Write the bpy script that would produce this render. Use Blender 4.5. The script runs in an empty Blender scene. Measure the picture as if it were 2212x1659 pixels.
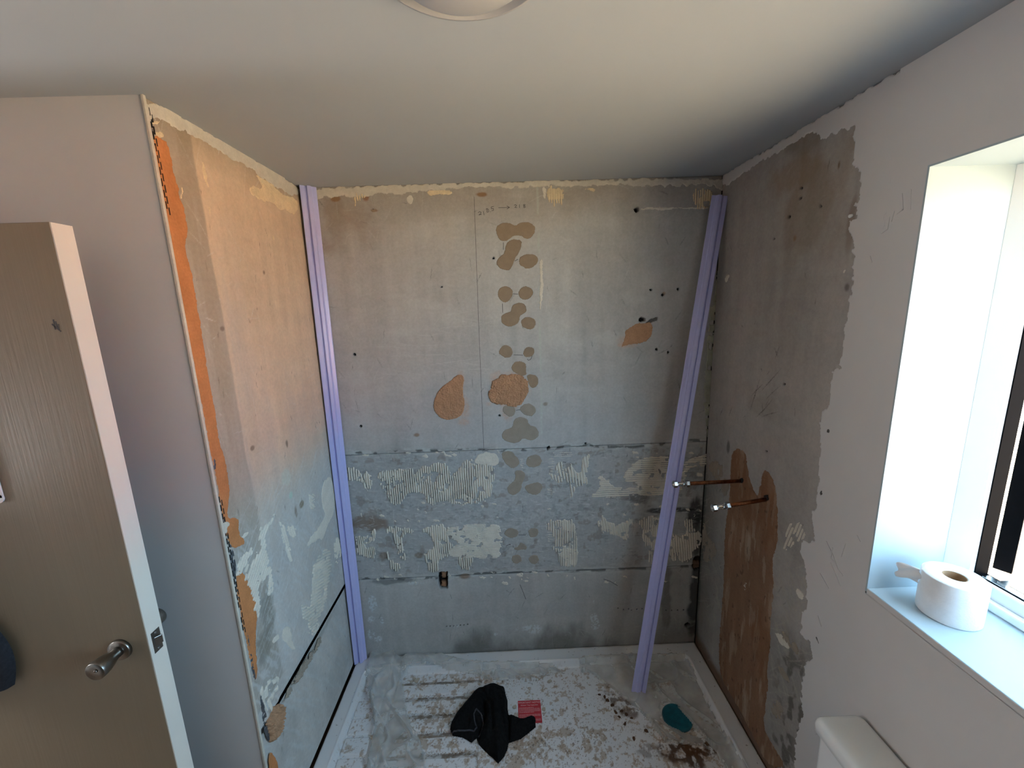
import bpy, bmesh, math, random
import numpy as np
from mathutils import Matrix, Vector

# ------------------------------------------------------------------ camera, world, lights, exposure
FPX, YAW, PIT, ROL, CZ = 874.08, 0.0155, -0.189, -0.0334, 1.7427
XL, XR, D, YF = -0.7883, 0.9079, 1.746, 1.0271      # alcove: left wall, right wall, back wall, front edge of the left wall
H, ZF, ZR = 2.235, -0.03, 0.05                       # ceiling, floor, top of the tray rim
XD, YB = -1.72, -1.15                                # door side wall, wall behind the camera
_f = np.array([math.sin(YAW)*math.cos(PIT), math.cos(YAW)*math.cos(PIT), math.sin(PIT)])
_r = np.array([math.cos(YAW), -math.sin(YAW), 0.0]); _u = np.cross(_r, _f)
RV = _r*math.cos(ROL) + _u*math.sin(ROL); UV = -_r*math.sin(ROL) + _u*math.cos(ROL); FV = _f
CAM = np.array([0, 0, CZ])
scene = bpy.context.scene
COLL = scene.collection
cd = bpy.data.cameras.new('camera'); cam = bpy.data.objects.new('camera', cd); COLL.objects.link(cam)
cam.matrix_world = Matrix([[RV[i], UV[i], -FV[i], CAM[i]] for i in range(3)] + [[0, 0, 0, 1]])
cd.sensor_width = 36; cd.lens = FPX*36/2212; cd.clip_start = 0.02
scene.camera = cam
scene.view_settings.view_transform = 'Standard'; scene.view_settings.look = 'None'
scene.view_settings.gamma = 1; scene.view_settings.use_curve_mapping = False
scene.view_settings.exposure = 0.2
w = bpy.data.worlds.new('sky'); scene.world = w; w.use_nodes = True
bg = w.node_tree.nodes['Background']; bg.inputs[0].default_value = (0.47, 0.74, 1.0, 1); bg.inputs[1].default_value = 9.6
def light(name, kind, loc, energy, color, **kw):
    l = bpy.data.lights.new(name, kind); l.energy = energy; l.color = color
    for k, v in kw.items(): setattr(l, k, v)
    o = bpy.data.objects.new(name, l); o.location = loc; COLL.objects.link(o); return o
sun = light('sun', 'SUN', (0, 0, 6), 105.0, (1.0, .84, .59), angle=0.01)
sun.rotation_euler = Vector((0.45, 0.5, -0.74)).to_track_quat('-Z', 'Y').to_euler()
light('landing_fill', 'POINT', (-2.15, 0.80, 1.25), 36.0, (.97, .98, 1.0), shadow_soft_size=0.2)  # added fill light out of view, brightens the right wall through the doorway
light('bathroom_fill', 'POINT', (-0.2, -0.8, 1.95), 1.6, (1.0, .64, .34), shadow_soft_size=0.12)  # added warm fill behind the camera, no fitting stands there
pl = light('window_portal', 'AREA', (1.26, 0.33, 1.5), 1.0, (1, 1, 1), shape='RECTANGLE', size=1.1, size_y=1.0)
pl.rotation_euler = (0, math.radians(90), 0); pl.data.cycles.is_portal = True

# ------------------------------------------------------------------ helpers
rng = np.random.default_rng(7); random.seed(7)
def lin(r, g, b):
    c = np.array([r, g, b], float)/255
    return np.where(c <= .04045, c/12.92, ((c+.055)/1.055)**2.4)
def ray(u, v): return RV*(u-1106)/FPX + UV*(829.5-v)/FPX + FV
def up(u, v, ax, val):
    d = ray(u, v); t = (val-CAM[ax])/d[ax]; return CAM + t*d
SURF = {'back': (1, D, (0, 2), (0, -1, 0)), 'left': (0, XL, (1, 2), (1, 0, 0)), 'right': (0, XR, (1, 2), (-1, 0, 0)),
        'tray': (2, 0.022, (0, 1), (0, 0, 1)), 'front': (1, YF, (0, 2), (0, -1, 0))}
def ab(s, pts):
    ax, val, (i, j), n = SURF[s]
    return np.array([[up(u, v, ax, val)[i], up(u, v, ax, val)[j]] for u, v in pts])
def pos(s, A, B, Hh):
    ax, val, (i, j), n = SURF[s]
    P = np.zeros(np.shape(A)+(3,)); P[..., i] = A; P[..., j] = B; P[..., ax] = val + Hh*n[ax]
    return P
def vn(x, y, seed=0):
    xi = np.floor(x).astype(np.int64); yi = np.floor(y).astype(np.int64); fx = x-xi; fy = y-yi
    fx = fx*fx*(3-2*fx); fy = fy*fy*(3-2*fy)
    def h(a, b):
        n = (a*374761393 + b*668265263 + seed*982451653) & 0xffffffff
        n = ((n ^ (n >> 13))*1274126177) & 0xffffffff
        return ((n ^ (n >> 16)) & 0xffff)/65535.0
    return (h(xi, yi)*(1-fx)+h(xi+1, yi)*fx)*(1-fy) + (h(xi, yi+1)*(1-fx)+h(xi+1, yi+1)*fx)*fy
def fbm(x, y, seed=0, o=4, g=.5):
    s = 0; a = 1; t = 0
    for k in range(o):
        s = s + a*vn(x*2**k, y*2**k, seed+17*k); t += a; a *= g
    return s/t
def sst(e0, e1, x):
    t = np.clip((x-e0)/(e1-e0), 0, 1); return t*t*(3-2*t)
def inside(poly, X, Y):
    r = np.zeros(X.shape, bool); n = len(poly)
    for i in range(n):
        x1, y1 = poly[i]; x2, y2 = poly[(i+1) % n]
        if y1 == y2: continue
        r ^= ((y1 > Y) != (y2 > Y)) & (X < (x2-x1)*(Y-y1)/(y2-y1)+x1)
    return r
def link(name, me, mats=None, parent=None, smooth=False):
    o = bpy.data.objects.new(name, me); COLL.objects.link(o)
    if mats is not None:
        for m in (mats if isinstance(mats, (list, tuple)) else [mats]): me.materials.append(m)
    if parent: o.parent = parent
    if smooth: me.polygons.foreach_set('use_smooth', [True]*len(me.polygons))
    return o
def quads(name, V, Q, mat, parent=None, col=None, smooth=True):
    me = bpy.data.meshes.new(name); V = np.asarray(V, np.float32); Q = np.asarray(Q, np.int32)
    me.vertices.add(len(V)); me.vertices.foreach_set('co', V.ravel())
    me.loops.add(Q.size); me.loops.foreach_set('vertex_index', Q.ravel())
    me.polygons.add(len(Q)); me.polygons.foreach_set('loop_start', np.arange(0, Q.size, 4, dtype=np.int32))
    me.update(calc_edges=True)
    me.polygons.foreach_set('use_smooth', np.full(len(Q), smooth))
    if col is not None:
        at = me.color_attributes.new('Col', 'FLOAT_COLOR', 'POINT')
        at.data.foreach_set('color', np.concatenate([col, np.ones((len(col), 1))], 1).astype(np.float32).ravel())
    return link(name, me, mat, parent)
def gridmesh(name, s, A, B, HH, mask, mat, parent=None, col=None, skirt=.001):
    """height field over a wall; cells switched by mask, border vertices sunk into the wall"""
    na, nb = len(A), len(B); AA, BB = np.meshgrid(A, B, indexing='ij'); HH = HH.copy()
    full = np.zeros((na+1, nb+1), int); full[1:na, 1:nb] = mask
    cnt = full[:-1, :-1]+full[1:, :-1]+full[:-1, 1:]+full[1:, 1:]
    bd = (cnt > 0) & (cnt < 4); HH[bd] = -skirt[bd] if isinstance(skirt, np.ndarray) else -skirt
    idx = -np.ones((na, nb), np.int64); used = cnt > 0; idx[used] = np.arange(used.sum())
    P = pos(s, AA, BB, HH)[used]; ii, jj = np.nonzero(mask)
    Q = np.stack([idx[ii, jj], idx[ii+1, jj], idx[ii+1, jj+1], idx[ii, jj+1]], 1)
    if s in ('back', 'tray', 'front'): pass
    if s == 'right': Q = Q[:, ::-1]
    return quads(name, P, Q, mat, parent, col[used] if col is not None else None)
PATCHES = []
def patch(name, s, poly, mat, parent, h=.0015, step=.002, edge=.004, esc=120, ridge=None, rough=.0004, seed=None, colf=None, dome=0, flake=0, label=None):
    seed = seed if seed is not None else int(abs(poly[0][0]*7+poly[0][1]*13)) % 997
    pl_ = ab(s, poly) if not isinstance(poly, np.ndarray) else poly
    if not isinstance(poly, np.ndarray):
        for _ in range(2): pl_ = np.stack([pl_*.75+np.roll(pl_, -1, 0)*.25, pl_*.25+np.roll(pl_, -1, 0)*.75], 1).reshape(-1, 2)
    lo = pl_.min(0)-.012; hi = pl_.max(0)+.012
    A = np.arange(lo[0], hi[0]+step, step); B = np.arange(lo[1], hi[1]+step, step)
    AA, BB = np.meshgrid(A, B, indexing='ij')
    ca, cb = AA[:-1, :-1]+step/2, BB[:-1, :-1]+step/2
    da = (fbm(ca*esc, cb*esc, seed, 3)-.5)*2*edge; db = (fbm(ca*esc, cb*esc, seed+5, 3)-.5)*2*edge
    m = inside(pl_, ca+da, cb+db)
    if s == 'left': m &= ca > YF+.0048
    if ridge:
        ang, per, amp = ridge; t = ca*math.cos(ang)+cb*math.sin(ang); q = -ca*math.sin(ang)+cb*math.cos(ang)
        sh = (vn(np.floor(t/per+.5)*7.31, 0*t+3.7, seed)-.5)*.022*(1 if h < .003 else .5)
        m = inside(pl_, ca+da*.6-math.sin(ang)*sh, cb+db*.6+math.cos(ang)*sh)
        if s == 'left': m &= ca > YF+.0048
    if flake: m &= fbm(ca*flake, cb*flake, seed+31, 3) > .36
    Hh = h*(.75+.5*fbm(AA*25, BB*25, seed+9, 3)) + rough*(fbm(AA*260, BB*260, seed+3, 2)-.5)*2
    if ridge:
        ang, per, amp = ridge
        t = AA*math.cos(ang)+BB*math.sin(ang); q = -AA*math.sin(ang)+BB*math.cos(ang)
        ph = t/per + .35*(fbm(q*9, t*9, seed+2, 2)-.5)*2
        k = (.5+.5*np.cos(2*math.pi*ph))**.55
        Hh = Hh*.40 + amp*1.2*np.clip(k*1.35-.15, 0, 1)*(.65+.6*fbm(AA*30, BB*30, seed+4, 2))
        # the troughs wear through near the edges, which frays the outline along the comb lines
        frag = fbm(AA[:-1, :-1]*14, BB[:-1, :-1]*14, seed+8, 2)
        kc = k[:-1, :-1]; m &= ~((kc < .34) & (frag > .50)); m &= fbm(AA[:-1, :-1]*38, BB[:-1, :-1]*38, seed+12, 3) > .31
    if not m.any(): return None
    col = colf(AA, BB) if colf else None
    o = gridmesh(name, s, A, B, Hh, m, mat, parent, col)
    if label: o['label'] = label
    return o
def box(bm, x0, x1, y0, y1, z0, z1, mi=0):
    v = [bm.verts.new(p) for p in ((x0,y0,z0),(x1,y0,z0),(x1,y1,z0),(x0,y1,z0),(x0,y0,z1),(x1,y0,z1),(x1,y1,z1),(x0,y1,z1))]
    for q in ((3,2,1,0),(4,5,6,7),(0,1,5,4),(1,2,6,5),(2,3,7,6),(3,0,4,7)):
        f = bm.faces.new([v[i] for i in q]); f.material_index = mi
def bmo(name, bm, mat, parent=None, smooth=False, bevel=0, seg=2):
    if bevel: bmesh.ops.bevel(bm, geom=list(bm.edges), offset=bevel, segments=seg, affect='EDGES', profile=.5)
    bmesh.ops.recalc_face_normals(bm, faces=list(bm.faces))
    me = bpy.data.meshes.new(name); bm.to_mesh(me); bm.free()
    o = link(name, me, mat, parent, smooth)
    return o
def boxo(name, b, mat, parent=None, bevel=0, seg=2):
    bm = bmesh.new(); box(bm, *b); return bmo(name, bm, mat, parent, False, bevel, seg)
def frame_of(axis):
    a = Vector(axis).normalized(); t = Vector((0, 0, 1)) if abs(a.z) < .9 else Vector((1, 0, 0))
    x = t.cross(a).normalized(); return x, a.cross(x), a
def lathe_bm(bm, base, axis, prof, n=40, hexa=False, cap=True, mi=0):
    x, y, a = frame_of(axis); base = Vector(base); rings = []
    for r, t in prof:
        rings.append([bm.verts.new(base + a*t + (x*math.cos(2*math.pi*k/n)+y*math.sin(2*math.pi*k/n))*max(r, 1e-5)) for k in range(n)])
    for i in range(len(rings)-1):
        for k in range(n):
            f = bm.faces.new((rings[i][k], rings[i][(k+1) % n], rings[i+1][(k+1) % n], rings[i+1][k])); f.material_index = mi; f.smooth = not hexa
    if cap:
        for rg, rev in ((rings[0], True), (rings[-1], False)):
            f = bm.faces.new(rg[::-1] if rev else rg); f.material_index = mi
def lathe(name, base, axis, prof, mat, parent=None, n=40, hexa=False, cap=True):
    bm = bmesh.new(); lathe_bm(bm, base, axis, prof, n, hexa, cap)
    o = bmo(name, bm, mat, parent)
    return o
def ribbon(bm, s, pts, width, h=.0004):
    """thin raised stroke on a wall through (a,b) points"""
    pts = np.array(pts); n = len(pts)
    for i in range(n-1):
        d = pts[i+1]-pts[i]; L = np.hypot(*d)
        if L < 1e-6: continue
        d = d/L; nn = np.array([-d[1], d[0]])*width/2; e = d*width*.3
        q = [pts[i]-e+nn, pts[i]-e-nn, pts[i+1]+e-nn, pts[i+1]+e+nn]
        top = [bm.verts.new(pos(s, p[0], p[1], h)) for p in q]; bot = [bm.verts.new(pos(s, p[0], p[1], -.0006)) for p in q]
        bm.faces.new(top)
        for k in range(4): bm.faces.new((top[k], bot[k], bot[(k+1) % 4], top[(k+1) % 4]))
def empty(name, loc=(0, 0, 0)):
    o = bpy.data.objects.new(name, None); o.location = loc; COLL.objects.link(o); o.empty_display_size = .05; return o
def tag(o, label, cat, group=None):
    o['label'] = label; o['category'] = cat
    if group: o['group'] = group
    return o
def struct(o): o['kind'] = 'structure'; return o
def bpar(o, p):
    o.parent = p; o.matrix_parent_inverse = p.matrix_basis.inverted()   # keep world placement
    return o

# ------------------------------------------------------------------ materials
def mat(name, col, rough=.6, metal=0, noise=None, bump=None, vcol=False, spec=.5, streak=None, extra=None):
    m = bpy.data.materials.new(name); m.use_nodes = True; nt = m.node_tree; N = nt.nodes; L = nt.links
    b = N['Principled BSDF']; b.inputs['Roughness'].default_value = rough; b.inputs['Metallic'].default_value = metal
    b.inputs['Specular IOR Level'].default_value = spec
    tc = N.new('ShaderNodeTexCoord'); base = None
    if vcol:
        a = N.new('ShaderNodeVertexColor'); a.layer_name = 'Col'; base = a.outputs['Color']
    else:
        c = N.new('ShaderNodeRGB'); c.outputs[0].default_value = (*col, 1); base = c.outputs[0]
    for sc, amt, dark in (noise or []):
        n = N.new('ShaderNodeTexNoise'); n.inputs['Scale'].default_value = sc if np.isscalar(sc) else 1; n.inputs['Detail'].default_value = 6
        if not np.isscalar(sc):
            mp = N.new('ShaderNodeMapping'); mp.inputs['Scale'].default_value = sc; L.new(tc.outputs['Object'], mp.inputs[0]); L.new(mp.outputs[0], n.inputs['Vector'])
        else: L.new(tc.outputs['Object'], n.inputs['Vector'])
        r = N.new('ShaderNodeMapRange'); r.inputs[1].default_value = .3; r.inputs[2].default_value = .7; r.inputs[3].default_value = 1-dark; r.inputs[4].default_value = 1+amt
        L.new(n.outputs['Fac'], r.inputs[0])
        x = N.new('ShaderNodeMix'); x.data_type = 'RGBA'; x.blend_type = 'MULTIPLY'; x.inputs[0].default_value = 1
        L.new(base, x.inputs[6]); L.new(r.outputs[0], x.inputs[7]); base = x.outputs[2]
    L.new(base, b.inputs['Base Color'])
    if bump:
        prev = None
        for sc, st, dist in bump:
            n = N.new('ShaderNodeTexNoise'); n.inputs['Detail'].default_value = 5
            n.inputs['Scale'].default_value = sc if np.isscalar(sc) else 1
            if not np.isscalar(sc):
                mp = N.new('ShaderNodeMapping'); mp.inputs['Scale'].default_value = sc; L.new(tc.outputs['Object'], mp.inputs[0]); L.new(mp.outputs[0], n.inputs['Vector'])
            else: L.new(tc.outputs['Object'], n.inputs['Vector'])
            bp = N.new('ShaderNodeBump'); bp.inputs['Strength'].default_value = st; bp.inputs['Distance'].default_value = dist
            L.new(n.outputs['Fac'], bp.inputs['Height'])
            if prev: L.new(prev, bp.inputs['Normal'])
            prev = bp.outputs[0]
        L.new(prev, b.inputs['Normal'])
    if extra: extra(nt, b)
    return m
M = {}
M['board'] = mat('cement_board', (.3, .3, .3), .8, noise=[(90, .06, .06), (420, .05, .06)], bump=[(300, .25, .0006)], vcol=True, spec=.3)
M['dirt'] = mat('dirty_enamel', (.7, .7, .7), .35, noise=[(500, .03, .05)], vcol=True)
M['paint'] = mat('wall_paint', lin(211, 209, 208), .6, noise=[(6, .02, .02)], bump=[(170, .12, .001), (9, .1, .006)], spec=.3)
M['ceiling'] = mat('ceiling_paint', lin(180, 183, 186), .7, noise=[(4, .015, .015)], bump=[(120, .08, .001), (4, .08, .01)], spec=.2)
M['reveal'] = mat('reveal_paint', lin(172, 186, 192), .55, noise=[(5, .01, .015)], bump=[(150, .06, .001)], spec=.3)
M['topcoat'] = mat('old_white_paint', lin(206, 200, 186), .7, noise=[(40, .06, .1), (200, .05, .05)], bump=[(140, .3, .001)])
M['adhesive'] = mat('tile_adhesive', lin(220, 215, 202), .85, noise=[(30, .05, .07), (260, .06, .08)], bump=[(420, .35, .0006)], spec=.2)
M['cream'] = mat('cream_adhesive', lin(226, 208, 172), .85, noise=[(30, .08, .1), (260, .06, .1)], bump=[(300, .35, .0006)], spec=.2)
M['filler'] = mat('tan_filler', lin(150, 133, 113), .85, noise=[(40, .06, .06), (500, .06, .06)], bump=[(500, .2, .0004)], spec=.2)
M['greyfiller'] = mat('grey_tan_filler', lin(158, 148, 134), .85, noise=[(40, .06, .06), (500, .06, .06)], bump=[(500, .2, .0004)], spec=.2)
M['roughplaster'] = mat('sandy_plaster', lin(186, 146, 114), .95, noise=[(35, .1, .12), (330, .12, .14)], bump=[(330, 1, .002), (60, .6, .003)], spec=.1)
M['chase'] = mat('brown_chase_plaster', lin(150, 112, 82), .92, noise=[((22, 22, 3.5), .22, .28), (60, .12, .14), (300, .08, .1)], bump=[((60, 60, 10), .5, .002), (260, .5, .001)], spec=.15)
M['orange'] = mat('orange_undercoat', lin(196, 132, 84), .85, noise=[(18, .1, .14), (160, .06, .1)], bump=[(120, .25, .001)], spec=.2)
M['dark'] = mat('dark_void', lin(24, 22, 22), .9, noise=[(30, .1, .2)])
M['zinc'] = mat('bead_zinc', lin(110, 112, 116), .55, .6, noise=[(60, .2, .4)], bump=[(90, .3, .001)])
M['pencil'] = mat('pencil', lin(82, 80, 80), .7, noise=[(200, .2, .2)])
M['door'] = mat('door_paint', lin(140, 124, 102), .5, noise=[((60, 60, 3), .02, .03)], bump=[((150, 150, 5), .22, .002), ((420, 420, 14), .15, .001)])
M['dooredge'] = mat('door_edge_paint', lin(232, 226, 214), .5, noise=[(8, .02, .02)], bump=[(60, .05, .001)])
M['steel'] = mat('brushed_steel', lin(150, 146, 140), .3, 1, noise=[((400, 400, 400), .08, .1)])
M['chrome'] = mat('worn_chrome', lin(200, 200, 198), .22, 1, noise=[(150, .1, .25)])
M['copper'] = mat('aged_copper', lin(146, 92, 62), .38, .9, noise=[(35, .25, .45), (140, .15, .3)], bump=[(120, .1, .001)])
M['lilac'] = mat('lilac_film_pvc', lin(186, 189, 238), .28, noise=[(60, .02, .02)])
M['porcelain'] = mat('porcelain', lin(226, 228, 228), .18, noise=[(5, .01, .01)])
M['plastic'] = mat('white_plastic', lin(230, 232, 232), .3, noise=[(8, .01, .01)])
M['rubber'] = mat('black_gasket', lin(7, 7, 9), .7, noise=[(80, .2, .3)], spec=.04)
M['shade'] = mat('lamp_shade_white', lin(186, 182, 180), .35, noise=[(8, .02, .02)])
M['tissue'] = mat('tissue_paper', lin(236, 236, 236), .95, noise=[(60, .02, .03)], bump=[(260, .5, .001), (60, .2, .001)], spec=.1)
M['card'] = mat('cardboard', lin(150, 118, 88), .9, noise=[(60, .1, .1)])
M['black'] = mat('black_cord_cloth', lin(20, 19, 19), .95, noise=[(120, .4, .4), (900, .5, .4)], bump=[(500, .5, .001), (900, .4, .0006)], spec=.12)
M['blackhem'] = mat('black_cloth_hem', lin(66, 64, 67), .95, noise=[(160, .5, .4)], bump=[(500, .6, .001)], spec=.12)
M['red'] = mat('red_label', lin(192, 52, 62), .55, noise=[(60, .1, .12)])
M['white'] = mat('label_print', lin(226, 190, 190), .6, noise=[(300, .1, .2)])
M['teal'] = mat('teal_waste_film', lin(22, 92, 108), .35, noise=[(40, .25, .3)])
M['chip'] = mat('plaster_chip', lin(186, 176, 160), .9, noise=[(90, .15, .25)])
M['grit'] = mat('plaster_grit', lin(120, 96, 74), .95, noise=[(25, .5, .5)])
M['soil'] = mat('brown_debris', lin(86, 58, 36), .95, noise=[(40, .3, .4)])
M['tile'] = mat('roof_tile', lin(152, 138, 120), .9, noise=[(3, .15, .2), (25, .25, .3)], bump=[(40, .4, .004)])
M['asphalt'] = mat('asphalt', lin(164, 150, 128), .9, noise=[(2, .1, .1), (40, .1, .1)])
M['paving'] = mat('pavement', lin(180, 172, 166), .9, noise=[(3, .1, .1)])
M['brick'] = mat('orange_brick', lin(176, 92, 54), .9, noise=[(10, .15, .15)])
M['redpaint'] = mat('red_paint', lin(196, 40, 30), .5, noise=[(6, .05, .05)])
M['yellow'] = mat('yellow_line', lin(230, 190, 70), .7, noise=[(10, .1, .1)])
M['kerb'] = mat('pale_kerb', lin(226, 222, 214), .8, noise=[(10, .05, .08)])
M['vinyl'] = mat('floor_vinyl', lin(118, 98, 80), .5, noise=[(12, .1, .1)])
M['fabric'] = mat('dark_towel', lin(40, 42, 48), .95, noise=[(150, .2, .3)], bump=[(300, .5, .002)])
def film_mat():
    m = bpy.data.materials.new('clear_film'); m.use_nodes = True; nt = m.node_tree; N = nt.nodes; L = nt.links
    out = N['Material Output']; b = N['Principled BSDF']; b.inputs['Roughness'].default_value = .16
    b.inputs['Base Color'].default_value = (*lin(226, 224, 220), 1)
    t = N.new('ShaderNodeBsdfTransparent'); t.inputs[0].default_value = (.95, .95, .94, 1)
    mx = N.new('ShaderNodeMixShader'); n = N.new('ShaderNodeTexNoise'); n.inputs['Scale'].default_value = 14; n.inputs['Detail'].default_value = 5
    tc = N.new('ShaderNodeTexCoord'); L.new(tc.outputs['Object'], n.inputs['Vector'])
    r = N.new('ShaderNodeMapRange'); r.inputs[1].default_value = .3; r.inputs[2].default_value = .75; r.inputs[3].default_value = .15; r.inputs[4].default_value = .42
    lw = N.new('ShaderNodeLayerWeight'); lw.inputs[0].default_value = .45; ad = N.new('ShaderNodeMath'); ad.operation = 'MULTIPLY_ADD'; ad.inputs[1].default_value = .55; ad.use_clamp = True
    L.new(n.outputs['Fac'], r.inputs[0]); L.new(lw.outputs['Facing'], ad.inputs[0]); L.new(r.outputs[0], ad.inputs[2]); L.new(ad.outputs[0], mx.inputs[0]); L.new(t.outputs[0], mx.inputs[1]); L.new(b.outputs[0], mx.inputs[2])
    L.new(mx.outputs[0], out.inputs[0]); return m
M['film'] = film_mat()
def glass_mat():
    m = bpy.data.materials.new('window_glass'); m.use_nodes = True; nt = m.node_tree; N = nt.nodes; L = nt.links
    t = N.new('ShaderNodeBsdfTransparent'); g = N.new('ShaderNodeBsdfGlossy'); g.inputs['Roughness'].default_value = .03
    n = N.new('ShaderNodeTexNoise'); n.inputs['Scale'].default_value = 3
    rr = N.new('ShaderNodeMapRange'); rr.inputs[3].default_value = .05; rr.inputs[4].default_value = .09; L.new(n.outputs['Fac'], rr.inputs[0])
    mx = N.new('ShaderNodeMixShader'); L.new(rr.outputs[0], mx.inputs[0]); L.new(t.outputs[0], mx.inputs[1]); L.new(g.outputs[0], mx.inputs[2])
    L.new(mx.outputs[0], N['Material Output'].inputs[0]); return m
M['glass'] = glass_mat()

# ------------------------------------------------------------------ pixel crops of the photograph used for tracing outlines
def K(ox, oy, s, pts): return [(ox+x/s, oy+y/s) for x, y in pts]
KA = lambda p: K(1000, 380, 2.676, p); KB = lambda p: K(600, 380, 3.016, p); KC = lambda p: K(680, 900, 3.19, p)
KD = lambda p: K(1080, 900, 3.191, p); KE = lambda p: K(1480, 250, 2.37, p); KR = lambda p: K(1480, 900, 2.186, p)
KL = lambda p: K(440, 1050, 2.725, p); KT = lambda p: K(280, 180, 3.771, p); KF = lambda p: K(0, 150, 2.37, p)
K2 = lambda p: K(0, 850, 2.05, p); K3 = lambda p: K(660, 1360, 4.096, p); K4 = lambda p: K(1120, 1360, 3.95, p)

# ------------------------------------------------------------------ boards: colour and relief fields
G0 = lin(184, 184, 182)
def blend(col, m, c): col += (np.asarray(c)-col)*m[..., None]
def blob(AA, BB, s, u, v, ru, rv, seed, sharp=.0, nz=.55):
    c = ab(s, [(u, v)])[0]; e = ab(s, [(u+ru, v)])[0]; g = ab(s, [(u, v+rv)])[0]
    ra = max(abs(e[0]-c[0]), abs(g[0]-c[0]), 1e-4); rb = max(abs(g[1]-c[1]), abs(e[1]-c[1]), 1e-4)
    d = np.sqrt(((AA-c[0])/ra)**2+((BB-c[1])/rb)**2) + (fbm(AA*18, BB*18, seed, 4)-.5)*2*nz
    return sst(1.0, sharp, d)
def scratches(A, B, col, n, seed, reg, colr, length=(.03, .2), ang=None, alpha=(.15, .5)):
    r = np.random.default_rng(seed); sa = A[1]-A[0]; sb = B[1]-B[0]
    for _ in range(n):
        a0 = r.uniform(reg[0], reg[1]); b0 = r.uniform(reg[2], reg[3]); L = r.uniform(*length)
        th = r.uniform(0, math.pi) if ang is None else r.normal(ang[0], ang[1]); cv = r.normal(0, 1.2)
        t = np.arange(0, L, sa*.6); a = a0+np.cumsum(np.cos(th+cv*t))*sa*.6; b = b0+np.cumsum(np.sin(th+cv*t))*sa*.6
        i = np.round((a-A[0])/sa).astype(int); j = np.round((b-B[0])/sb).astype(int)
        ok = (i >= 0) & (i < len(A)) & (j >= 0) & (j < len(B)); i = i[ok]; j = j[ok]
        if len(i) == 0: continue
        al = r.uniform(*alpha)*(.3+.7*np.sin(np.linspace(0, math.pi, len(i))))*(.4+.6*r.random(len(i)))
        col[i, j] += (np.asarray(colr)-col[i, j])*al[:, None]
def base_col(AA, BB, seed, g=G0):
    n1 = fbm(AA*2.2, BB*2.2, seed, 4); n2 = fbm(AA*26, BB*2.2, seed+1, 4); n3 = fbm(AA*3, BB*32, seed+2, 3); n4 = fbm(AA*40, BB*40, seed+3, 3)
    k = 1 + (n1-.5)*.26 + (n2-.5)*.22 + (n3-.5)*.08 + (n4-.5)*.12
    return g*k[..., None]
def hole(Hh, col, AA, BB, s, poly, depth, c=(.006, .005, .005), edge=.003):
    p = ab(s, poly); n1 = (fbm(AA*90, BB*90, 3, 2)-.5)*2*edge; n2 = (fbm(AA*90, BB*90, 4, 2)-.5)*2*edge
    m = inside(p, AA+n1, BB+n2); Hh[m] = -depth; col[m] = c
def disc(u, v, ru, rv=None, n=9): return [(u+ru*math.cos(2*math.pi*k/n), v+(rv or ru)*math.sin(2*math.pi*k/n)) for k in range(n)]
WHITE = lin(206, 208, 204); DARK = lin(58, 56, 52); MOULD = lin(62, 60, 46); TAN = lin(150, 124, 96)
ZS1, ZS2, XS = 1.108, 0.478, 0.155      # board joints on the back wall

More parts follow.
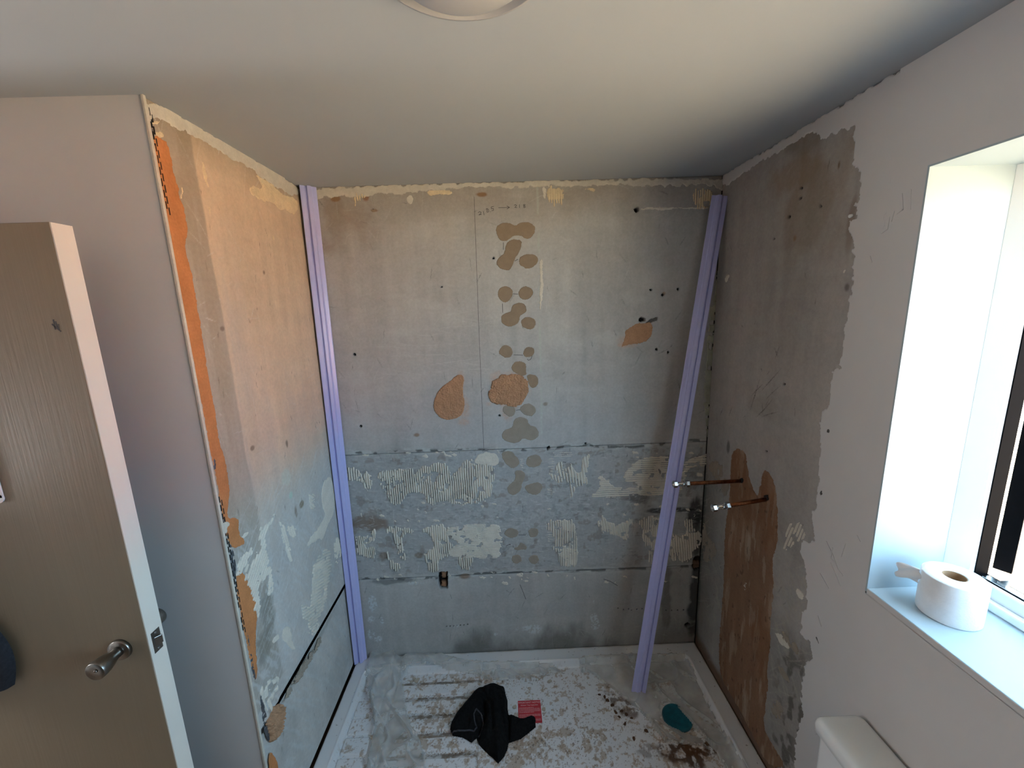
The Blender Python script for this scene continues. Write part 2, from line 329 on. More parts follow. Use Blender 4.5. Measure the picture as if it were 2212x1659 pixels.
def back_fields(A, B):
    AA, BB = np.meshgrid(A, B, indexing='ij'); s = 'back'
    col = base_col(AA, BB, 11); Hh = .0006*(fbm(AA*12, BB*12, 5, 3)-.5)
    # warm stained band under the ceiling and the brown wash at the left
    blend(col, .55*sst(.22, 0, (H-BB)+.14*(fbm(AA*7, BB*5, 21, 4)-.5)), lin(146, 128, 106))
    blend(col, .5*blob(AA, BB, s, 740, 480, 110, 90, 31), lin(138, 116, 92))
    blend(col, .35*blob(AA, BB, s, 860, 1000, 160, 60, 32), lin(128, 128, 122))
    # bare pale smears
    sm = sst(.58, .78, fbm(AA*5, BB*14, 41, 4)); blend(col, .14*sm, WHITE)
    for u, v, ru, rv in ((930, 660, 70, 14), (890, 650, 60, 9), (850, 640, 50, 8), (970, 690, 60, 20), (870, 720, 70, 18), (1225, 600, 12, 60), (1215, 720, 40, 50), (1385, 620, 40, 70), (1300, 730, 60, 20), (1190, 860, 30, 80), (840, 840, 30, 12)):
        blend(col, .3*blob(AA, BB, s, u, v, ru, rv, int(u+v), 0, .9), WHITE)
    # pale dusted side of the vertical joint
    d = np.abs(AA-XS-.004*(fbm(BB*9, AA*2, 3, 3)-.5)*2); blend(col, .5*sst(.008, .001, d)*sst(.45, .6, fbm(BB*14, AA*5, 8, 3))*(BB > ZS1), lin(190, 200, 190))
    # battered strip between the joints: flecks of adhesive, dark gouges
    zone = sst(ZS2-.02, ZS2+.05, BB)*sst(ZS1+.03, ZS1-.03, BB)
    blend(col, .5*zone, lin(158, 162, 165))
    fl = fbm(AA*42, BB*85, 51, 4); blend(col, zone*sst(.60, .66, fl)*.45, lin(186, 190, 186))
    fl2 = fbm(AA*70, BB*30, 52, 4); blend(col, zone*sst(.63, .69, fl2)*.4, lin(182, 186, 184))
    blend(col, zone*sst(.66, .74, fbm(AA*30, BB*60, 53, 4))*.25, DARK)
    blend(col, zone*sst(.66, .72, fbm(AA*26, BB*26, 54, 4))*.4, lin(126, 108, 90))
    zb = blob(AA, BB, s, 1180, 1105, 420, 26, 61, .3, .5)
    blend(col, zb*sst(.50, .56, fbm(AA*75, BB*60, 55, 3))*.6, lin(178, 184, 184)); blend(col, zb*sst(.56, .66, fbm(AA*45, BB*45, 56, 3))*.3, lin(112, 112, 112))
    Hh += zone*.0012*sst(.6, .7, fl)
    # comb dots and smears left of the joint lines
    for z, sd in ((ZS1, 71), (ZS2, 72)):
        d = np.abs(BB-z+.03*(fbm(AA*6, AA*0, sd, 3)-.5)); blend(col, .65*sst(.03, .0, d)*sst(.5, .62, fbm(AA*22, BB*120, sd+1, 4)), lin(196, 202, 198))
        blend(col, .8*sst(.012, .0, d)*sst(.52, .6, fbm(AA*30, BB*50, sd+2, 3)), DARK)
    # damp mould along the tray, right-hand corner
    blend(col, .6*sst(.16, .02, (BB-ZR)+.12*(fbm(AA*12, BB*6, 81, 4)-.5)*2+.10*np.abs((AA-.02)/.35)**2*.6), MOULD)
    blend(col, .45*sst(.2, 0, (BB-ZR)+.1*(fbm(AA*20, BB*4, 82, 4)-.5)*2)*sst(.35, .8, AA), lin(70, 68, 58))
    blend(col, .22*sst(.02, .5, AA)*sst(ZS2+.1, ZS2-.1, BB), lin(108, 108, 102))
    for u, v, ru, rv, c, al in ((1500, 1290, 16, 110, lin(44, 44, 40), .8), (1440, 1290, 12, 90, lin(90, 90, 82), .5), (1500, 1105, 22, 40, lin(40, 40, 40), .8), (1450, 1102, 60, 7, lin(48, 48, 48), .8), (1505, 1170, 12, 70, lin(60, 60, 56), .7),
                                (1380, 1075, 40, 16, lin(84, 82, 80), .6), (1440, 1010, 40, 30, lin(110, 108, 104), .5), (800, 1130, 46, 22, lin(128, 106, 88), .75), (830, 1200, 16, 12, lin(126, 108, 90), .7), (905, 1200, 12, 8, lin(126, 108, 90), .7), (1005, 1244, 14, 9, lin(136, 120, 104), .9),
                                (850, 1255, 60, 9, lin(80, 84, 86), .6), (1485, 1200, 14, 18, lin(120, 116, 104), .6), (810, 455, 12, 6, lin(130, 94, 62), .9), (725, 430, 13, 8, lin(140, 104, 64), .8), (790, 425, 8, 10, lin(140, 100, 70), .8), (1040, 420, 14, 6, lin(140, 106, 72), .9),
                                (900, 940, 8, 5, lin(150, 122, 96), .8), (1178, 873, 7, 6, lin(150, 140, 126), .9), (1434, 634, 6, 6, lin(170, 150, 130), .9)):
        blend(col, al*blob(AA, BB, s, u, v, ru, rv, int(u*3+v), .5, .5), c)
    # white plaster dabs low down, powder halos round the rough patches
    for u, v, ru, rv in ((805, 1305, 9, 16), (800, 1338, 9, 9), (825, 1342, 5, 9), (803, 1372, 12, 12), (818, 1380, 10, 8), (1147, 1358, 26, 12), (1285, 1345, 9, 20), (985, 1352, 6, 5), (1285, 1300, 5, 3), (1070, 1370, 8, 5), (905, 1260, 26, 5), (685, 530, 8, 4)):
        blend(col, .8*blob(AA, BB, s, u, v, ru, rv, int(u*5+v), .6, .8)*sst(.40, .55, fbm(AA*130, BB*130, 83, 3)), lin(206, 214, 216))
    for u, v, ru, rv in ((1000, 880, 14, 34), (995, 830, 10, 24), (1000, 910, 18, 10), (1095, 815, 40, 22), (1056, 873, 14, 8), (1098, 893, 16, 18), (1095, 860, 50, 40), (1360, 735, 26, 16), (1345, 745, 16, 8)):
        blend(col, .6*blob(AA, BB, s, u, v, ru, rv, int(u+v*3), .4, .7)*(.5+.5*sst(.4, .6, fbm(AA*150, BB*150, 9, 2))), lin(196, 166, 146))
    reg = (A[0], A[-1], B[0], B[-1])
    scratches(A, B, col, int(420*(A[-1]-A[0])*(B[-1]-B[0])/3.7), int(1000*(A[0]+2)+B[0]*77), reg, lin(214, 216, 212), (.01, .08), None, (.08, .4))
    scratches(A, B, col, int(110*(A[-1]-A[0])*(B[-1]-B[0])/3.7), int(991*(A[0]+2)+B[0]*57), reg, lin(210, 212, 208), (.05, .2), (math.pi/2, .2), (.06, .25))
    scratches(A, B, col, int(160*(A[-1]-A[0])*(B[-1]-B[0])/3.7), int(891*(A[0]+2)+B[0]*57), reg, lin(70, 68, 66), (.01, .06), (math.pi/2, .7), (.3, .7))
    if A[0] < -.3 and B[-1] > 2: scratches(A, B, col, 40, 5, (-.6, -.15, 1.45, 1.72), lin(214, 216, 212), (.06, .22), (-.12, .12), (.15, .45))
    if abs(B[0]-ZS2) < .01:
        for n_, sd_, an_ in ((380, 15, 0.0), (160, 16, 1.57)): scratches(A, B, col, n_, sd_, (A[0], A[-1], B[0], B[-1]), lin(206, 210, 210), (.008, .05), (an_, .12), (.25, .75))
        scratches(A, B, col, 160, 17, (A[0], A[-1], .70, .86), lin(212, 216, 216), (.006, .04), (0.0, .3), (.4, .9))
    # holes
    hole(Hh, col, AA, BB, s, KC([(853, 1072), (912, 1068), (918, 1150), (912, 1188), (862, 1188), (850, 1140)]), .03)
    for q in (KC([(872, 1082), (906, 1080), (900, 1120), (876, 1124)]), KC([(872, 1150), (900, 1148), (904, 1182), (868, 1180)])): hole(Hh, col, AA, BB, s, q, .012, lin(150, 116, 90))
    hole(Hh, col, AA, BB, s, KA([(985, 190), (1005, 180), (1018, 188), (1015, 206), (1000, 210)]), .03)
    hole(Hh, col, AA, BB, s, KA([(1016, 825), (1030, 818), (1052, 822), (1050, 838), (1030, 845), (1018, 840)]), .025)
    hole(Hh, col, AA, BB, s, KA([(1050, 850), (1080, 832), (1105, 820), (1126, 820), (1124, 836), (1096, 846), (1064, 856)]), .006, lin(98, 96, 94))
    hole(Hh, col, AA, BB, s, KD([(1325, 1030), (1330, 985), (1350, 960), (1385, 965), (1392, 1020), (1370, 1058), (1335, 1062)]), .02, lin(40, 30, 24))
    hole(Hh, col, AA, BB, s, KD([(1330, 1005), (1375, 1000), (1378, 1040), (1340, 1055)]), .008, lin(118, 92, 74))
    hole(Hh, col, AA, BB, s, KD([(1275, 1432), (1290, 1418), (1310, 1425), (1312, 1445), (1290, 1455), (1272, 1445)]), .02)
    hole(Hh, col, AA, BB, s, KA([(480, 1570), (500, 1562), (504, 1578), (486, 1588)]), .02)
    for u, v, r in ((1066, 558, 2), (1406, 626, 2.2), (1465, 625, 2.2), (1432, 637, 2.4), (1419, 755, 2.6), (1444, 761, 2.3), (1079, 898, 2), (766, 766, 2.6), (779, 921, 2), (954, 620, 1.5), (806, 454, 2), (1265, 958, 1.6)):
        hole(Hh, col, AA, BB, s, disc(u, v, r+.6), .008, edge=.0005)
    for pts in (KD([(815+i*31+(i % 3)*5, 1322+(i*37 % 14)) for i in range(7)]), KD([(1145+i*40, 1336-i) for i in range(4)]), KC([(908+i*24, 1448-i*2.5) for i in range(7)])):
        for u, v in pts: hole(Hh, col, AA, BB, s, disc(u, v, 1.3), .004, edge=0)
    return AA, BB, Hh, np.clip(col, .002, 1)
def left_fields(A, B):
    AA, BB = np.meshgrid(A, B, indexing='ij'); s = 'left'
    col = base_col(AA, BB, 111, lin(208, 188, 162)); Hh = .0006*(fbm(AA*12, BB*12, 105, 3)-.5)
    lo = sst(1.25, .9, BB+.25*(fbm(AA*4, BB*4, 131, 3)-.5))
    blend(col, .85*sst(1.35, .95, BB+.2*(fbm(AA*4, BB*4, 139, 3)-.5)), lin(190, 192, 190)*(1+.3*(fbm(AA*20, BB*3, 138, 3)-.5))[..., None])  # warm light above and cooler light below, put into the board colour
    # smooth bare strip beside the orange undercoat
    e = YF+.13+.03*(fbm(BB*3, BB*0, 120, 3)-.5)+.03*(H-BB)/H
    blend(col, .7*sst(e+.006, e-.004, AA)*(BB > .55), lin(146, 138, 124))
    blend(col, .4*sst(e+.12, e+.03, AA)*(BB > .9)*sst(.4, .6, fbm(AA*30, BB*3, 133, 4)), lin(186, 178, 166))
    blend(col, .3*sst(.5, .75, fbm(AA*8, BB*3, 134, 4)), lin(186, 178, 168))
    blend(col, .30*lo*sst(.42, .62, fbm((AA+BB*.6)*22, (BB-AA*.6)*7, 135, 4)), lin(176, 180, 180))
    blend(col, .55*lo*sst(.60, .68, fbm((AA+BB*.7)*70, (BB-AA*.7)*16, 136, 3)), lin(196, 200, 198))
    blend(col, .18*lo*sst(.55, .75, fbm(AA*6, BB*6, 137, 3)), lin(130, 132, 130))
    blend(col, .5*sst(.10, 0, (H-BB)-.02+.05*(fbm(AA*9, BB*5, 121, 4)-.5)*2), lin(140, 120, 96))
    for u, v, ru, rv, c, al in ((570, 588, 4, 8, lin(120, 100, 84), .8), (480, 710, 6, 6, lin(126, 112, 100), .8), (545, 968, 6, 7, lin(130, 110, 92), .8), (620, 960, 4, 14, lin(120, 106, 90), .8), (652, 1090, 6, 10, lin(140, 126, 104), .9), (640, 1110, 4, 18, lin(130, 112, 94), .7),
                                (620, 1030, 12, 26, lin(198, 200, 186), .8), (628, 1070, 6, 12, lin(176, 206, 190), .7), (580, 1330, 20, 60, lin(120, 120, 112), .5), (570, 1400, 22, 60, lin(122, 120, 110), .6)):
        blend(col, al*blob(AA, BB, s, u, v, ru, rv, int(u*3+v), .5, .5), c)
    reg = (A[0], A[-1], B[0], B[-1]); k = (A[-1]-A[0])*(B[-1]-B[0])/1.5
    scratches(A, B, col, int(120*k), 3, reg, lin(220, 216, 206), (.02, .2), (1.9, .4), (.08, .35)); scratches(A, B, col, int(120*k), 4, reg, lin(214, 212, 206), (.01, .08), None, (.2, .6))
    scratches(A, B, col, int(90*k), 6, reg, lin(80, 74, 68), (.006, .03), (1.6, .3), (.4, .8))
    if B[0] > .4: scratches(A, B, col, 420, 8, (A[0], A[-1], .5, 1.15), lin(206, 210, 208), (.03, .14), (.75, .25), (.2, .6))
    # crumbled plaster in the corner below the joint
    m = blob(AA, BB, s, 590, 1555, 26, 40, 150, .4, .8); Hh += m*.012*(fbm(AA*60, BB*60, 151, 3)-.3); blend(col, .6*m*sst(.4, .6, fbm(AA*45, BB*45, 152, 3)), lin(130, 104, 80))
    m2 = sst(.022, 0, np.abs(BB-.452+.012*(fbm(AA*12, BB, 153, 3)-.5)*2))*sst(1.62, 1.5, AA); Hh += m2*.006*(fbm(AA*80, BB*80, 154, 3)-.35)*(B[0] < .4); blend(col, .6*m2*(BB < .47), lin(150, 150, 144))
    return AA, BB, Hh, np.clip(col, .002, 1)
def right_fields(A, B):
    AA, BB = np.meshgrid(A, B, indexing='ij'); s = 'right'
    col = base_col(AA, BB, 211, lin(166, 161, 156)); Hh = .0006*(fbm(AA*12, BB*12, 205, 3)-.5)
    blend(col, .5*sst(.5, .65, fbm(AA*7, BB*3, 221, 4))*sst(1.6, 2.1, BB), lin(136, 116, 92))
    lo = sst(1.1, .9, BB); blend(col, .3*lo*sst(.4, .7, fbm(AA*5, BB*5, 222, 3)), lin(112, 112, 106))
    blend(col, .5*lo*sst(.58, .66, fbm((AA-BB*.8)*50, (BB+AA*.8)*12, 223, 4)), lin(170, 164, 152))
    blend(col, .7*sst(.72, .5, BB)*sst(.12, .02, np.abs(AA-1.1)+.1*(fbm(AA*14, BB*10, 224, 3)-.5))*sst(.45, .6, fbm(AA*40, BB*24, 225, 4)), lin(74, 68, 60))
    # green-black damp in the corner, brown run along the tray
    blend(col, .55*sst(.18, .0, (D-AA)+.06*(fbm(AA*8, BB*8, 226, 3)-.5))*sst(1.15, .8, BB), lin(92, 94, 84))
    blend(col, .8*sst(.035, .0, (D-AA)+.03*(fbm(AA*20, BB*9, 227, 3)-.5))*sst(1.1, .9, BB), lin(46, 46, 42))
    blend(col, .85*sst(.10, .03, (BB-ZR)+.05*(fbm(AA*8, BB*14, 228, 4)-.5)*2), lin(112, 82, 58))
    for u, v, ru, rv, c, al in ((1740, 300, 60, 40, lin(128, 116, 98), .5), (1710, 380, 60, 60, lin(140, 118, 92), .5), (1812, 358, 4, 12, lin(110, 86, 60), .8), (1717, 515, 5, 10, lin(140, 116, 92), .8), (1830, 620, 8, 14, lin(104, 98, 92), .8), (1573, 965, 4, 16, lin(84, 82, 78), .7),
                                (1640, 880, 40, 24, lin(150, 144, 136), .4), (1600, 1250, 26, 60, lin(120, 120, 112), .4), (1655, 870, 30, 20, lin(156, 150, 140), .4), (1840, 480, 8, 90, lin(120, 104, 88), .5), (1570, 600, 4, 10, lin(196, 184, 160), .9)):
        blend(col, al*blob(AA, BB, s, u, v, ru, rv, int(u*3+v), .4, .5), c)
    blend(col, .4*blob(AA, BB, s, 1640, 720, 30, 8, 231, .3, .5), lin(160, 152, 142))
    reg = (A[0], A[-1], B[0], B[-1])
    scratches(A, B, col, 160, 23, reg, lin(176, 170, 160), (.01, .08), None, (.2, .5)); scratches(A, B, col, 60, 24, reg, lin(60, 56, 52), (.01, .05), (1.6, .4), (.4, .8))
    scratches(A, B, col, 220, 25, (A[0], A[-1], .3, 1.0), lin(176, 170, 158), (.03, .12), (-.75, .25), (.3, .7))
    scratches(A, B, col, 6, 26, (1.3, 1.45, 1.3, 1.42), lin(80, 74, 70), (.08, .16), (2.3, .2), (.6, .9))
    for u, v, r in ((1731, 406, 2.4), (1729, 428, 2), (1704, 468, 2.6), (1694, 830, 2.2), (1655, 975, 1.6), (1772, 445, 2), (1672, 516, 1.4), (1647, 1388, 1.2)):
        hole(Hh, col, AA, BB, s, disc(u, v, r+.8), .008, edge=.0005)
    return AA, BB, Hh, np.clip(col, .002, 1)
def board(s, a0, a1, b0, b1, parent, fields, step=.003, off=0, sk=.012):
    A = np.arange(a0, a1+step*.5, step); B = np.arange(b0, b1+step*.5, step); A[-1] = a1; B[-1] = b1
    AA, BB, Hh, col = fields(A, B)
    return gridmesh('board', s, A, B, Hh-off, np.ones((len(A)-1, len(B)-1), bool), M['board'], parent, col, skirt=sk)

# ------------------------------------------------------------------ room shell
T = .12
fl = struct(boxo('floor', (XD-T, XR+.3, YB-T, D+T, ZF-.1, ZF), M['vinyl']))
def ceiling_mesh():
    bm = bmesh.new(); box(bm, XD-T, XR+.3, YB-T, D+T, H+.09, H+.1)
    c = [bm.verts.new((-.043+.137*math.cos(2*math.pi*k/96), .672+.137*math.sin(2*math.pi*k/96), H)) for k in range(96)]
    r = [bm.verts.new(p) for p in ((XD-T, YB-T, H), (XR+.3, YB-T, H), (XR+.3, D+T, H), (XD-T, D+T, H))]
    t = [bm.verts.new((v.co.x, v.co.y, H+.09)) for v in r]; ed = []
    for lp in (c, r):
        for i in range(len(lp)): ed.append(bm.edges.new((lp[i], lp[(i+1) % len(lp)])))
    bmesh.ops.triangle_fill(bm, use_beauty=True, use_dissolve=False, edges=ed)
    for i in range(4): bm.faces.new((r[i], r[(i+1) % 4], t[(i+1) % 4], t[i]))
    return bm
ce = struct(bmo('ceiling', ceiling_mesh(), M['ceiling']))
wb = struct(boxo('wall_back', (XL-T-.12, XR+.3, D+.035, D+T, ZF, H), M['dark']))
wl = struct(boxo('wall_left', (XL-T-.12, XL-.13, YF+.06, D+.034, ZF, H), M['dark']))
bm = bmesh.new(); box(bm, XD-T, XL-.016, YF, YF+.06, ZF, H); box(bm, XL-.016, XL-.0025, YF, YF+.0035, ZF, H); wf = struct(bmo('wall_front', bm, M['paint']))
struct(boxo('wall_rear', (XD-T, XR+.3, YB-T, YB, ZF, H), mat('rear_wall_brown', lin(98, 84, 68), .5, noise=[(5, .1, .1)])))  # unseen wall, brown picked to cut bounce onto door and front wall
bm = bmesh.new(); box(bm, XD-T, XD, YB, .06, ZF, H); box(bm, XD-T, XD, .06, .9, 1.98, H); box(bm, XD-T, XD, .9, YF, ZF, H)
struct(bmo('wall_door', bm, M['paint']))
struct(boxo('wall_landing', (XD-1.1, XD-1.0, YB, YF+.2, ZF, H), M['paint']))
struct(boxo('floor_landing', (XD-1.1, XD-T, YB, YF+.2, ZF-.1, ZF), M['vinyl']))
struct(boxo('ceiling_landing', (XD-1.1, XD-T, YB, YF+.2, H, H+.1), M['ceiling']))
bm = bmesh.new(); box(bm, XD-1.1, XD-T, YB-T, YB, ZF, H); box(bm, XD-1.1, XD-T, YF+.1, YF+.2, ZF, H); struct(bmo('wall_landing_side', bm, M['paint']))
tr = bmesh.new(); box(tr, XD, XD+.016, .0, .06, ZF, 2.04); box(tr, XD, XD+.016, .9, .965, ZF, 2.04); box(tr, XD, XD+.016, .06, .9, 1.98, 2.04)
struct(bmo('trim_1', tr, M['dooredge']))
# right wall with the window opening
WY0, WY1, WZ0, WZ1, WX1 = -.30, .90, 1.005, 2.002, 1.21
PX = XR-.0022
bm = bmesh.new()
box(bm, PX, WX1, YB, WY0, ZF, H); box(bm, PX, WX1, WY0, WY1+.004, ZF, WZ0-.016); box(bm, PX, PX+.0004, WY0, WY1, WZ0-.017, WZ0-.0015); box(bm, PX, WX1, WY0, WY1+.004, WZ1+.004, H); box(bm, PX, WX1, WY1+.004, 1.0, ZF, H); box(bm, XR+.03, WX1, 1.0, D+.034, ZF, H)
wr = struct(bmo('wall_right', bm, M['paint']))
bm = bmesh.new(); box(bm, PX-.0003, WX1-.004, WY1, WY1+.0045, WZ0-.01, WZ1+.004); box(bm, PX-.0003, WX1-.004, WY0-.0, WY1, WZ1, WZ1+.004); bmo('window_reveal', bm, M['reveal'], wr)

# boards
board('back', XL, XR, ZS1+.0005, H, wb, back_fields, sk=.004)
board('back', XL, XR, ZS2+.0005, ZS1-.0005, wb, back_fields, sk=.004); board('back', XL, XR, ZF+.02, ZS2-.0005, wb, back_fields, sk=.004)
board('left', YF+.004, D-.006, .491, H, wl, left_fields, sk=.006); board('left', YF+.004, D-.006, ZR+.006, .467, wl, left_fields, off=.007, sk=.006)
board('right', .995, D, ZF+.02, H, wr, right_fields)

# ------------------------------------------------------------------ patches on the back wall
dabs = [KA(p) for p in (
 [(190,310),(200,285),(230,270),(275,270),(300,288),(325,270),(370,265),(405,275),(420,300),(415,335),(390,360),(365,368),(330,345),(295,345),(270,365),(245,380),(215,375),(195,345)],
 [(245,395),(265,375),(295,362),(340,372),(342,400),(325,445),(300,480),(290,515),(270,548),(235,545),(200,525),(190,500),(205,470),(240,445)],
 [(325,470),(355,455),(395,450),(430,462),(438,490),(420,520),(380,540),(345,530),(320,505)],
 [(210,645),(245,632),(280,645),(292,680),(275,720),(240,735),(210,715),(198,685)],
 [(318,670),(335,645),(370,635),(405,655),(408,685),(385,712),(350,718),(322,700)],
 [(285,745),(320,730),(360,740),(372,775),(355,800),(325,810),(330,840),(305,865),(270,875),(230,860),(218,830),(225,800),(255,790),(275,785)],
 [(338,830),(365,812),(405,818),(425,845),(415,880),(380,890),(345,875),(334,850)],
 [(210,1005),(235,975),(270,978),(292,1010),(285,1045),(250,1055),(215,1035),(205,1015)],
 [(350,1005),(370,985),(410,990),(417,1020),(400,1045),(365,1050),(347,1035)],
 [(280,1095),(300,1072),(340,1068),(370,1090),(365,1130),(370,1150),(340,1160),(300,1140),(278,1115)],
 [(365,1150),(400,1143),(435,1160),(440,1195),(420,1225),(390,1225),(375,1190)])]
gdabs = [KA(p) for p in (
 [(225,1340),(250,1325),(290,1325),(308,1350),(300,1385),(270,1395),(235,1375)], [(325,1345),(345,1320),(385,1312),(420,1335),(425,1365),(400,1392),(360,1385),(335,1365)],
 [(290,1420),(305,1398),(345,1390),(378,1410),(382,1440),(420,1448),(445,1480),(430,1520),(390,1532),(345,1515),(330,1540),(285,1547),(235,1530),(220,1495),(240,1465),(285,1455)])]
gdabs += [KD(p) for p in (
 [(12,240),(80,232),(105,265),(130,290),(140,325),(115,350),(85,358),(60,345),(30,315),(10,280)], [(180,290),(215,262),(265,262),(292,290),(285,330),(250,352),(205,350),(178,330)],
 [(95,375),(140,365),(178,385),(175,430),(150,465),(148,500),(125,530),(85,548),(50,520),(48,480),(80,455),(110,425)], [(165,480),(210,462),(265,448),(295,465),(292,510),(260,540),(210,540),(178,515)],
 [(28,800),(50,770),(95,765),(125,785),(130,815),(105,835),(65,838),(35,820)], [(190,790),(215,765),(265,768),(268,810),(240,835),(205,835)], [(90,905),(125,895),(135,865),(160,870),(190,895),(180,920),(150,915),(110,925)],
 [(75,975),(95,950),(135,950),(155,975),(145,1005),(110,1018),(80,1000)], [(192,980),(215,952),(260,955),(272,985),(255,1015),(215,1018)])]
for p in dabs: patch('filler_dab', 'back', p, M['filler'], wb, h=.0014, edge=.0022, esc=90, rough=.0002, step=.0018)
for p in gdabs: patch('filler_dab', 'back', p, M['greyfiller'], wb, h=.0014, edge=.0028, esc=90, rough=.0002, step=.0018)
patch('plaster_patch', 'back', KA([(165,1190),(200,1170),(225,1145),(270,1150),(310,1145),(350,1160),(375,1185),(385,1230),(370,1270),(350,1310),(310,1338),(270,1330),(220,1320),(185,1325),(150,1290),(145,1255),(165,1230)]), M['roughplaster'], wb, h=.006, edge=.006, rough=.004, label='rough sandy brown plaster patch among the round dabs')
patch('plaster_patch', 'back', KA([(1045,850),(1090,845),(1100,880),(1090,930),(1060,955),(1030,968),(960,975),(915,992),(925,965),(940,920),(935,895),(980,865),(1010,850)]), M['roughplaster'], wb, h=.002, edge=.003, rough=.001, label='smooth brown plaster patch below a ragged hole')
patch('plaster_patch', 'back', KB([(1060,1380),(1110,1345),(1160,1300),(1195,1290),(1215,1310),(1210,1370),(1205,1420),(1220,1470),(1215,1530),(1190,1570),(1130,1592),(1070,1585),(1030,1550),(1012,1500),(1020,1460),(1035,1420)]), M['roughplaster'], wb, h=.0035, edge=.002, rough=.0022, label='teardrop of sandy brown plaster on bare board')
VR, HR = 0.0, math.pi/2
adh = [
 (KC([(440,490),(475,370),(530,362),(600,365),(640,355),(675,350),(690,400),(720,350),(780,340),(850,322),(920,330),(940,400),(985,380),(1010,310),(1100,295),(1105,330),(1245,335),(1240,370),(1235,450),(1220,520),(1210,580),(1100,600),(1000,605),(960,600),(880,580),(820,610),(770,600),(760,530),(690,515),(640,520),(615,590),(545,615),(500,560),(490,510)]), VR, .010),
 (KC([(1100,295),(1130,250),(1200,240),(1260,260),(1275,310),(1245,345),(1100,330)]), None, 0),
 (KC([(215,350),(270,350),(315,380),(330,430),(350,470),(372,520),(350,500),(320,455),(280,440),(225,445)]), VR, .011),
 (KC([(330,385),(395,385),(400,500),(370,520),(345,440)]), VR, .010), (KC([(430,410),(470,350),(480,400),(440,450)]), VR, .010),
 (KC([(275,820),(320,815),(345,830),(395,800),(405,770),(430,790),(415,830),(410,900),(425,960),(390,980),(330,960),(300,940),(285,960),(275,880)]), VR, .009),
 (KC([(480,765),(560,757),(620,765),(680,770),(685,800),(620,815),(600,840),(610,900),(630,960),(640,985),(600,980),(565,950),(555,870),(540,800),(500,800)]), VR, .010),
 (KC([(490,930),(510,930),(520,990),(590,1010),(590,1060),(540,1062),(510,1010)]), VR, .010),
 (KC([(715,775),(780,750),(850,742),(900,755),(910,800),(925,850),(960,890),(930,910),(925,970),(870,980),(855,985),(855,1070),(790,1072),(775,1000),(745,950),(760,920),(830,895),(815,850),(790,800)]), VR, .010),
 (KC([(895,757),(985,760),(1000,745),(1110,740),(1285,738),(1285,800),(1258,815),(1285,830),(1292,978),(1200,970),(1150,980),(1110,965),(1050,975),(990,960),(930,970),(925,900),(980,890),(985,860),(920,840)]), HR, .008),
 (KC([(990,960),(1100,965),(1090,1010),(1060,1060),(1010,1055),(990,1010)]), VR, .010),
 (KD([(335,400),(385,385),(390,320),(420,305),(460,330),(490,310),(510,360),(535,390),(565,370),(565,320),(560,290),(600,250),(625,260),(610,320),(600,400),(605,465),(560,470),(520,490),(495,550),(478,555),(480,480),(465,430),(430,440),(400,490),(390,440),(345,420)]), .12, .013),
 (KD([(965,290),(1040,275),(1200,268),(1195,400),(1170,520),(1070,555),(950,535),(840,550),(720,560),(618,555),(640,530),(690,505),(680,440),(680,410),(720,405),(750,445),(790,490),(905,485),(945,490),(945,450),(850,450),(860,400),(900,340)]), HR, .010),
 (KD([(1255,330),(1300,285),(1390,265),(1430,250),(1425,340),(1340,345),(1290,360),(1285,440),(1260,500),(1225,530),(1230,400)]), HR, .011),
 (KD([(1350,385),(1395,380),(1400,415),(1360,415)]), None, 0),
 (KD([(300,735),(380,710),(480,708),(520,735),(525,830),(540,860),(535,1020),(500,1035),(405,1032),(400,930),(345,905),(380,880),(360,800),(305,770)]), VR, .011),
 (KD([(665,740),(690,710),(712,672),(725,720),(790,735),(890,730),(890,700),(920,700),(915,740),(890,760),(885,862),(850,840),(800,815),(740,805),(690,780)]), .2, .011),
 (KD([(945,720),(975,700),(1120,675),(1110,850),(1070,1020),(1015,1020),(1030,920),(980,860),(985,760)]), VR, .010),
 (KD([(1180,780),(1215,830),(1270,820),(1290,780),(1250,700),(1320,695),(1330,760),(1390,810),(1395,880),(1330,920),(1310,1000),(1230,1000),(1225,960),(1185,1012),(1165,900)]), .1, .011)]
for p, ang, per in adh:
    patch('adhesive_patch', 'back', p, M['adhesive'], wb, h=.0022, edge=.0055, esc=70, ridge=(ang, per, .0042) if ang is not None else None, rough=.0006)
# little rows of horizontal comb marks
for (x0, x1, y0, n, dy) in ((330, 385, 290, 8, 17), (355, 520, 248, 3, 11), (310, 375, 795, 5, 15), (315, 380, 495, 4, 12), (130, 175, 290, 5, 14)):
    for k in range(n):
        y = y0+k*dy+random.uniform(-2, 2); a = x0+random.uniform(0, 14); b = x1-random.uniform(0, 18)
        if b-a > 12: patch('adhesive_comb_mark', 'back', KD([(a, y), (b, y-2), (b, y+5), (a, y+6)]), M['adhesive'], wb, h=.0016, edge=.002, rough=.0002)
# corner strip of greenish board primer and adhesive
patch('primer_strip', 'back', KE([(172,760),(150,900),(125,1000),(118,1100),(108,1250),(92,1420),(102,1550),(112,1650),(132,1640),(140,1500),(150,1300),(160,1000),(172,860)]), mat('primer_adhesive', lin(176, 178, 160), .85, noise=[(30, .1, .22), (8, .1, .15)], bump=[(200, .4, .001)]), wb, h=.002, edge=.006, esc=60, rough=.0006, flake=40, label='ragged pale green and cream strip up the corner')
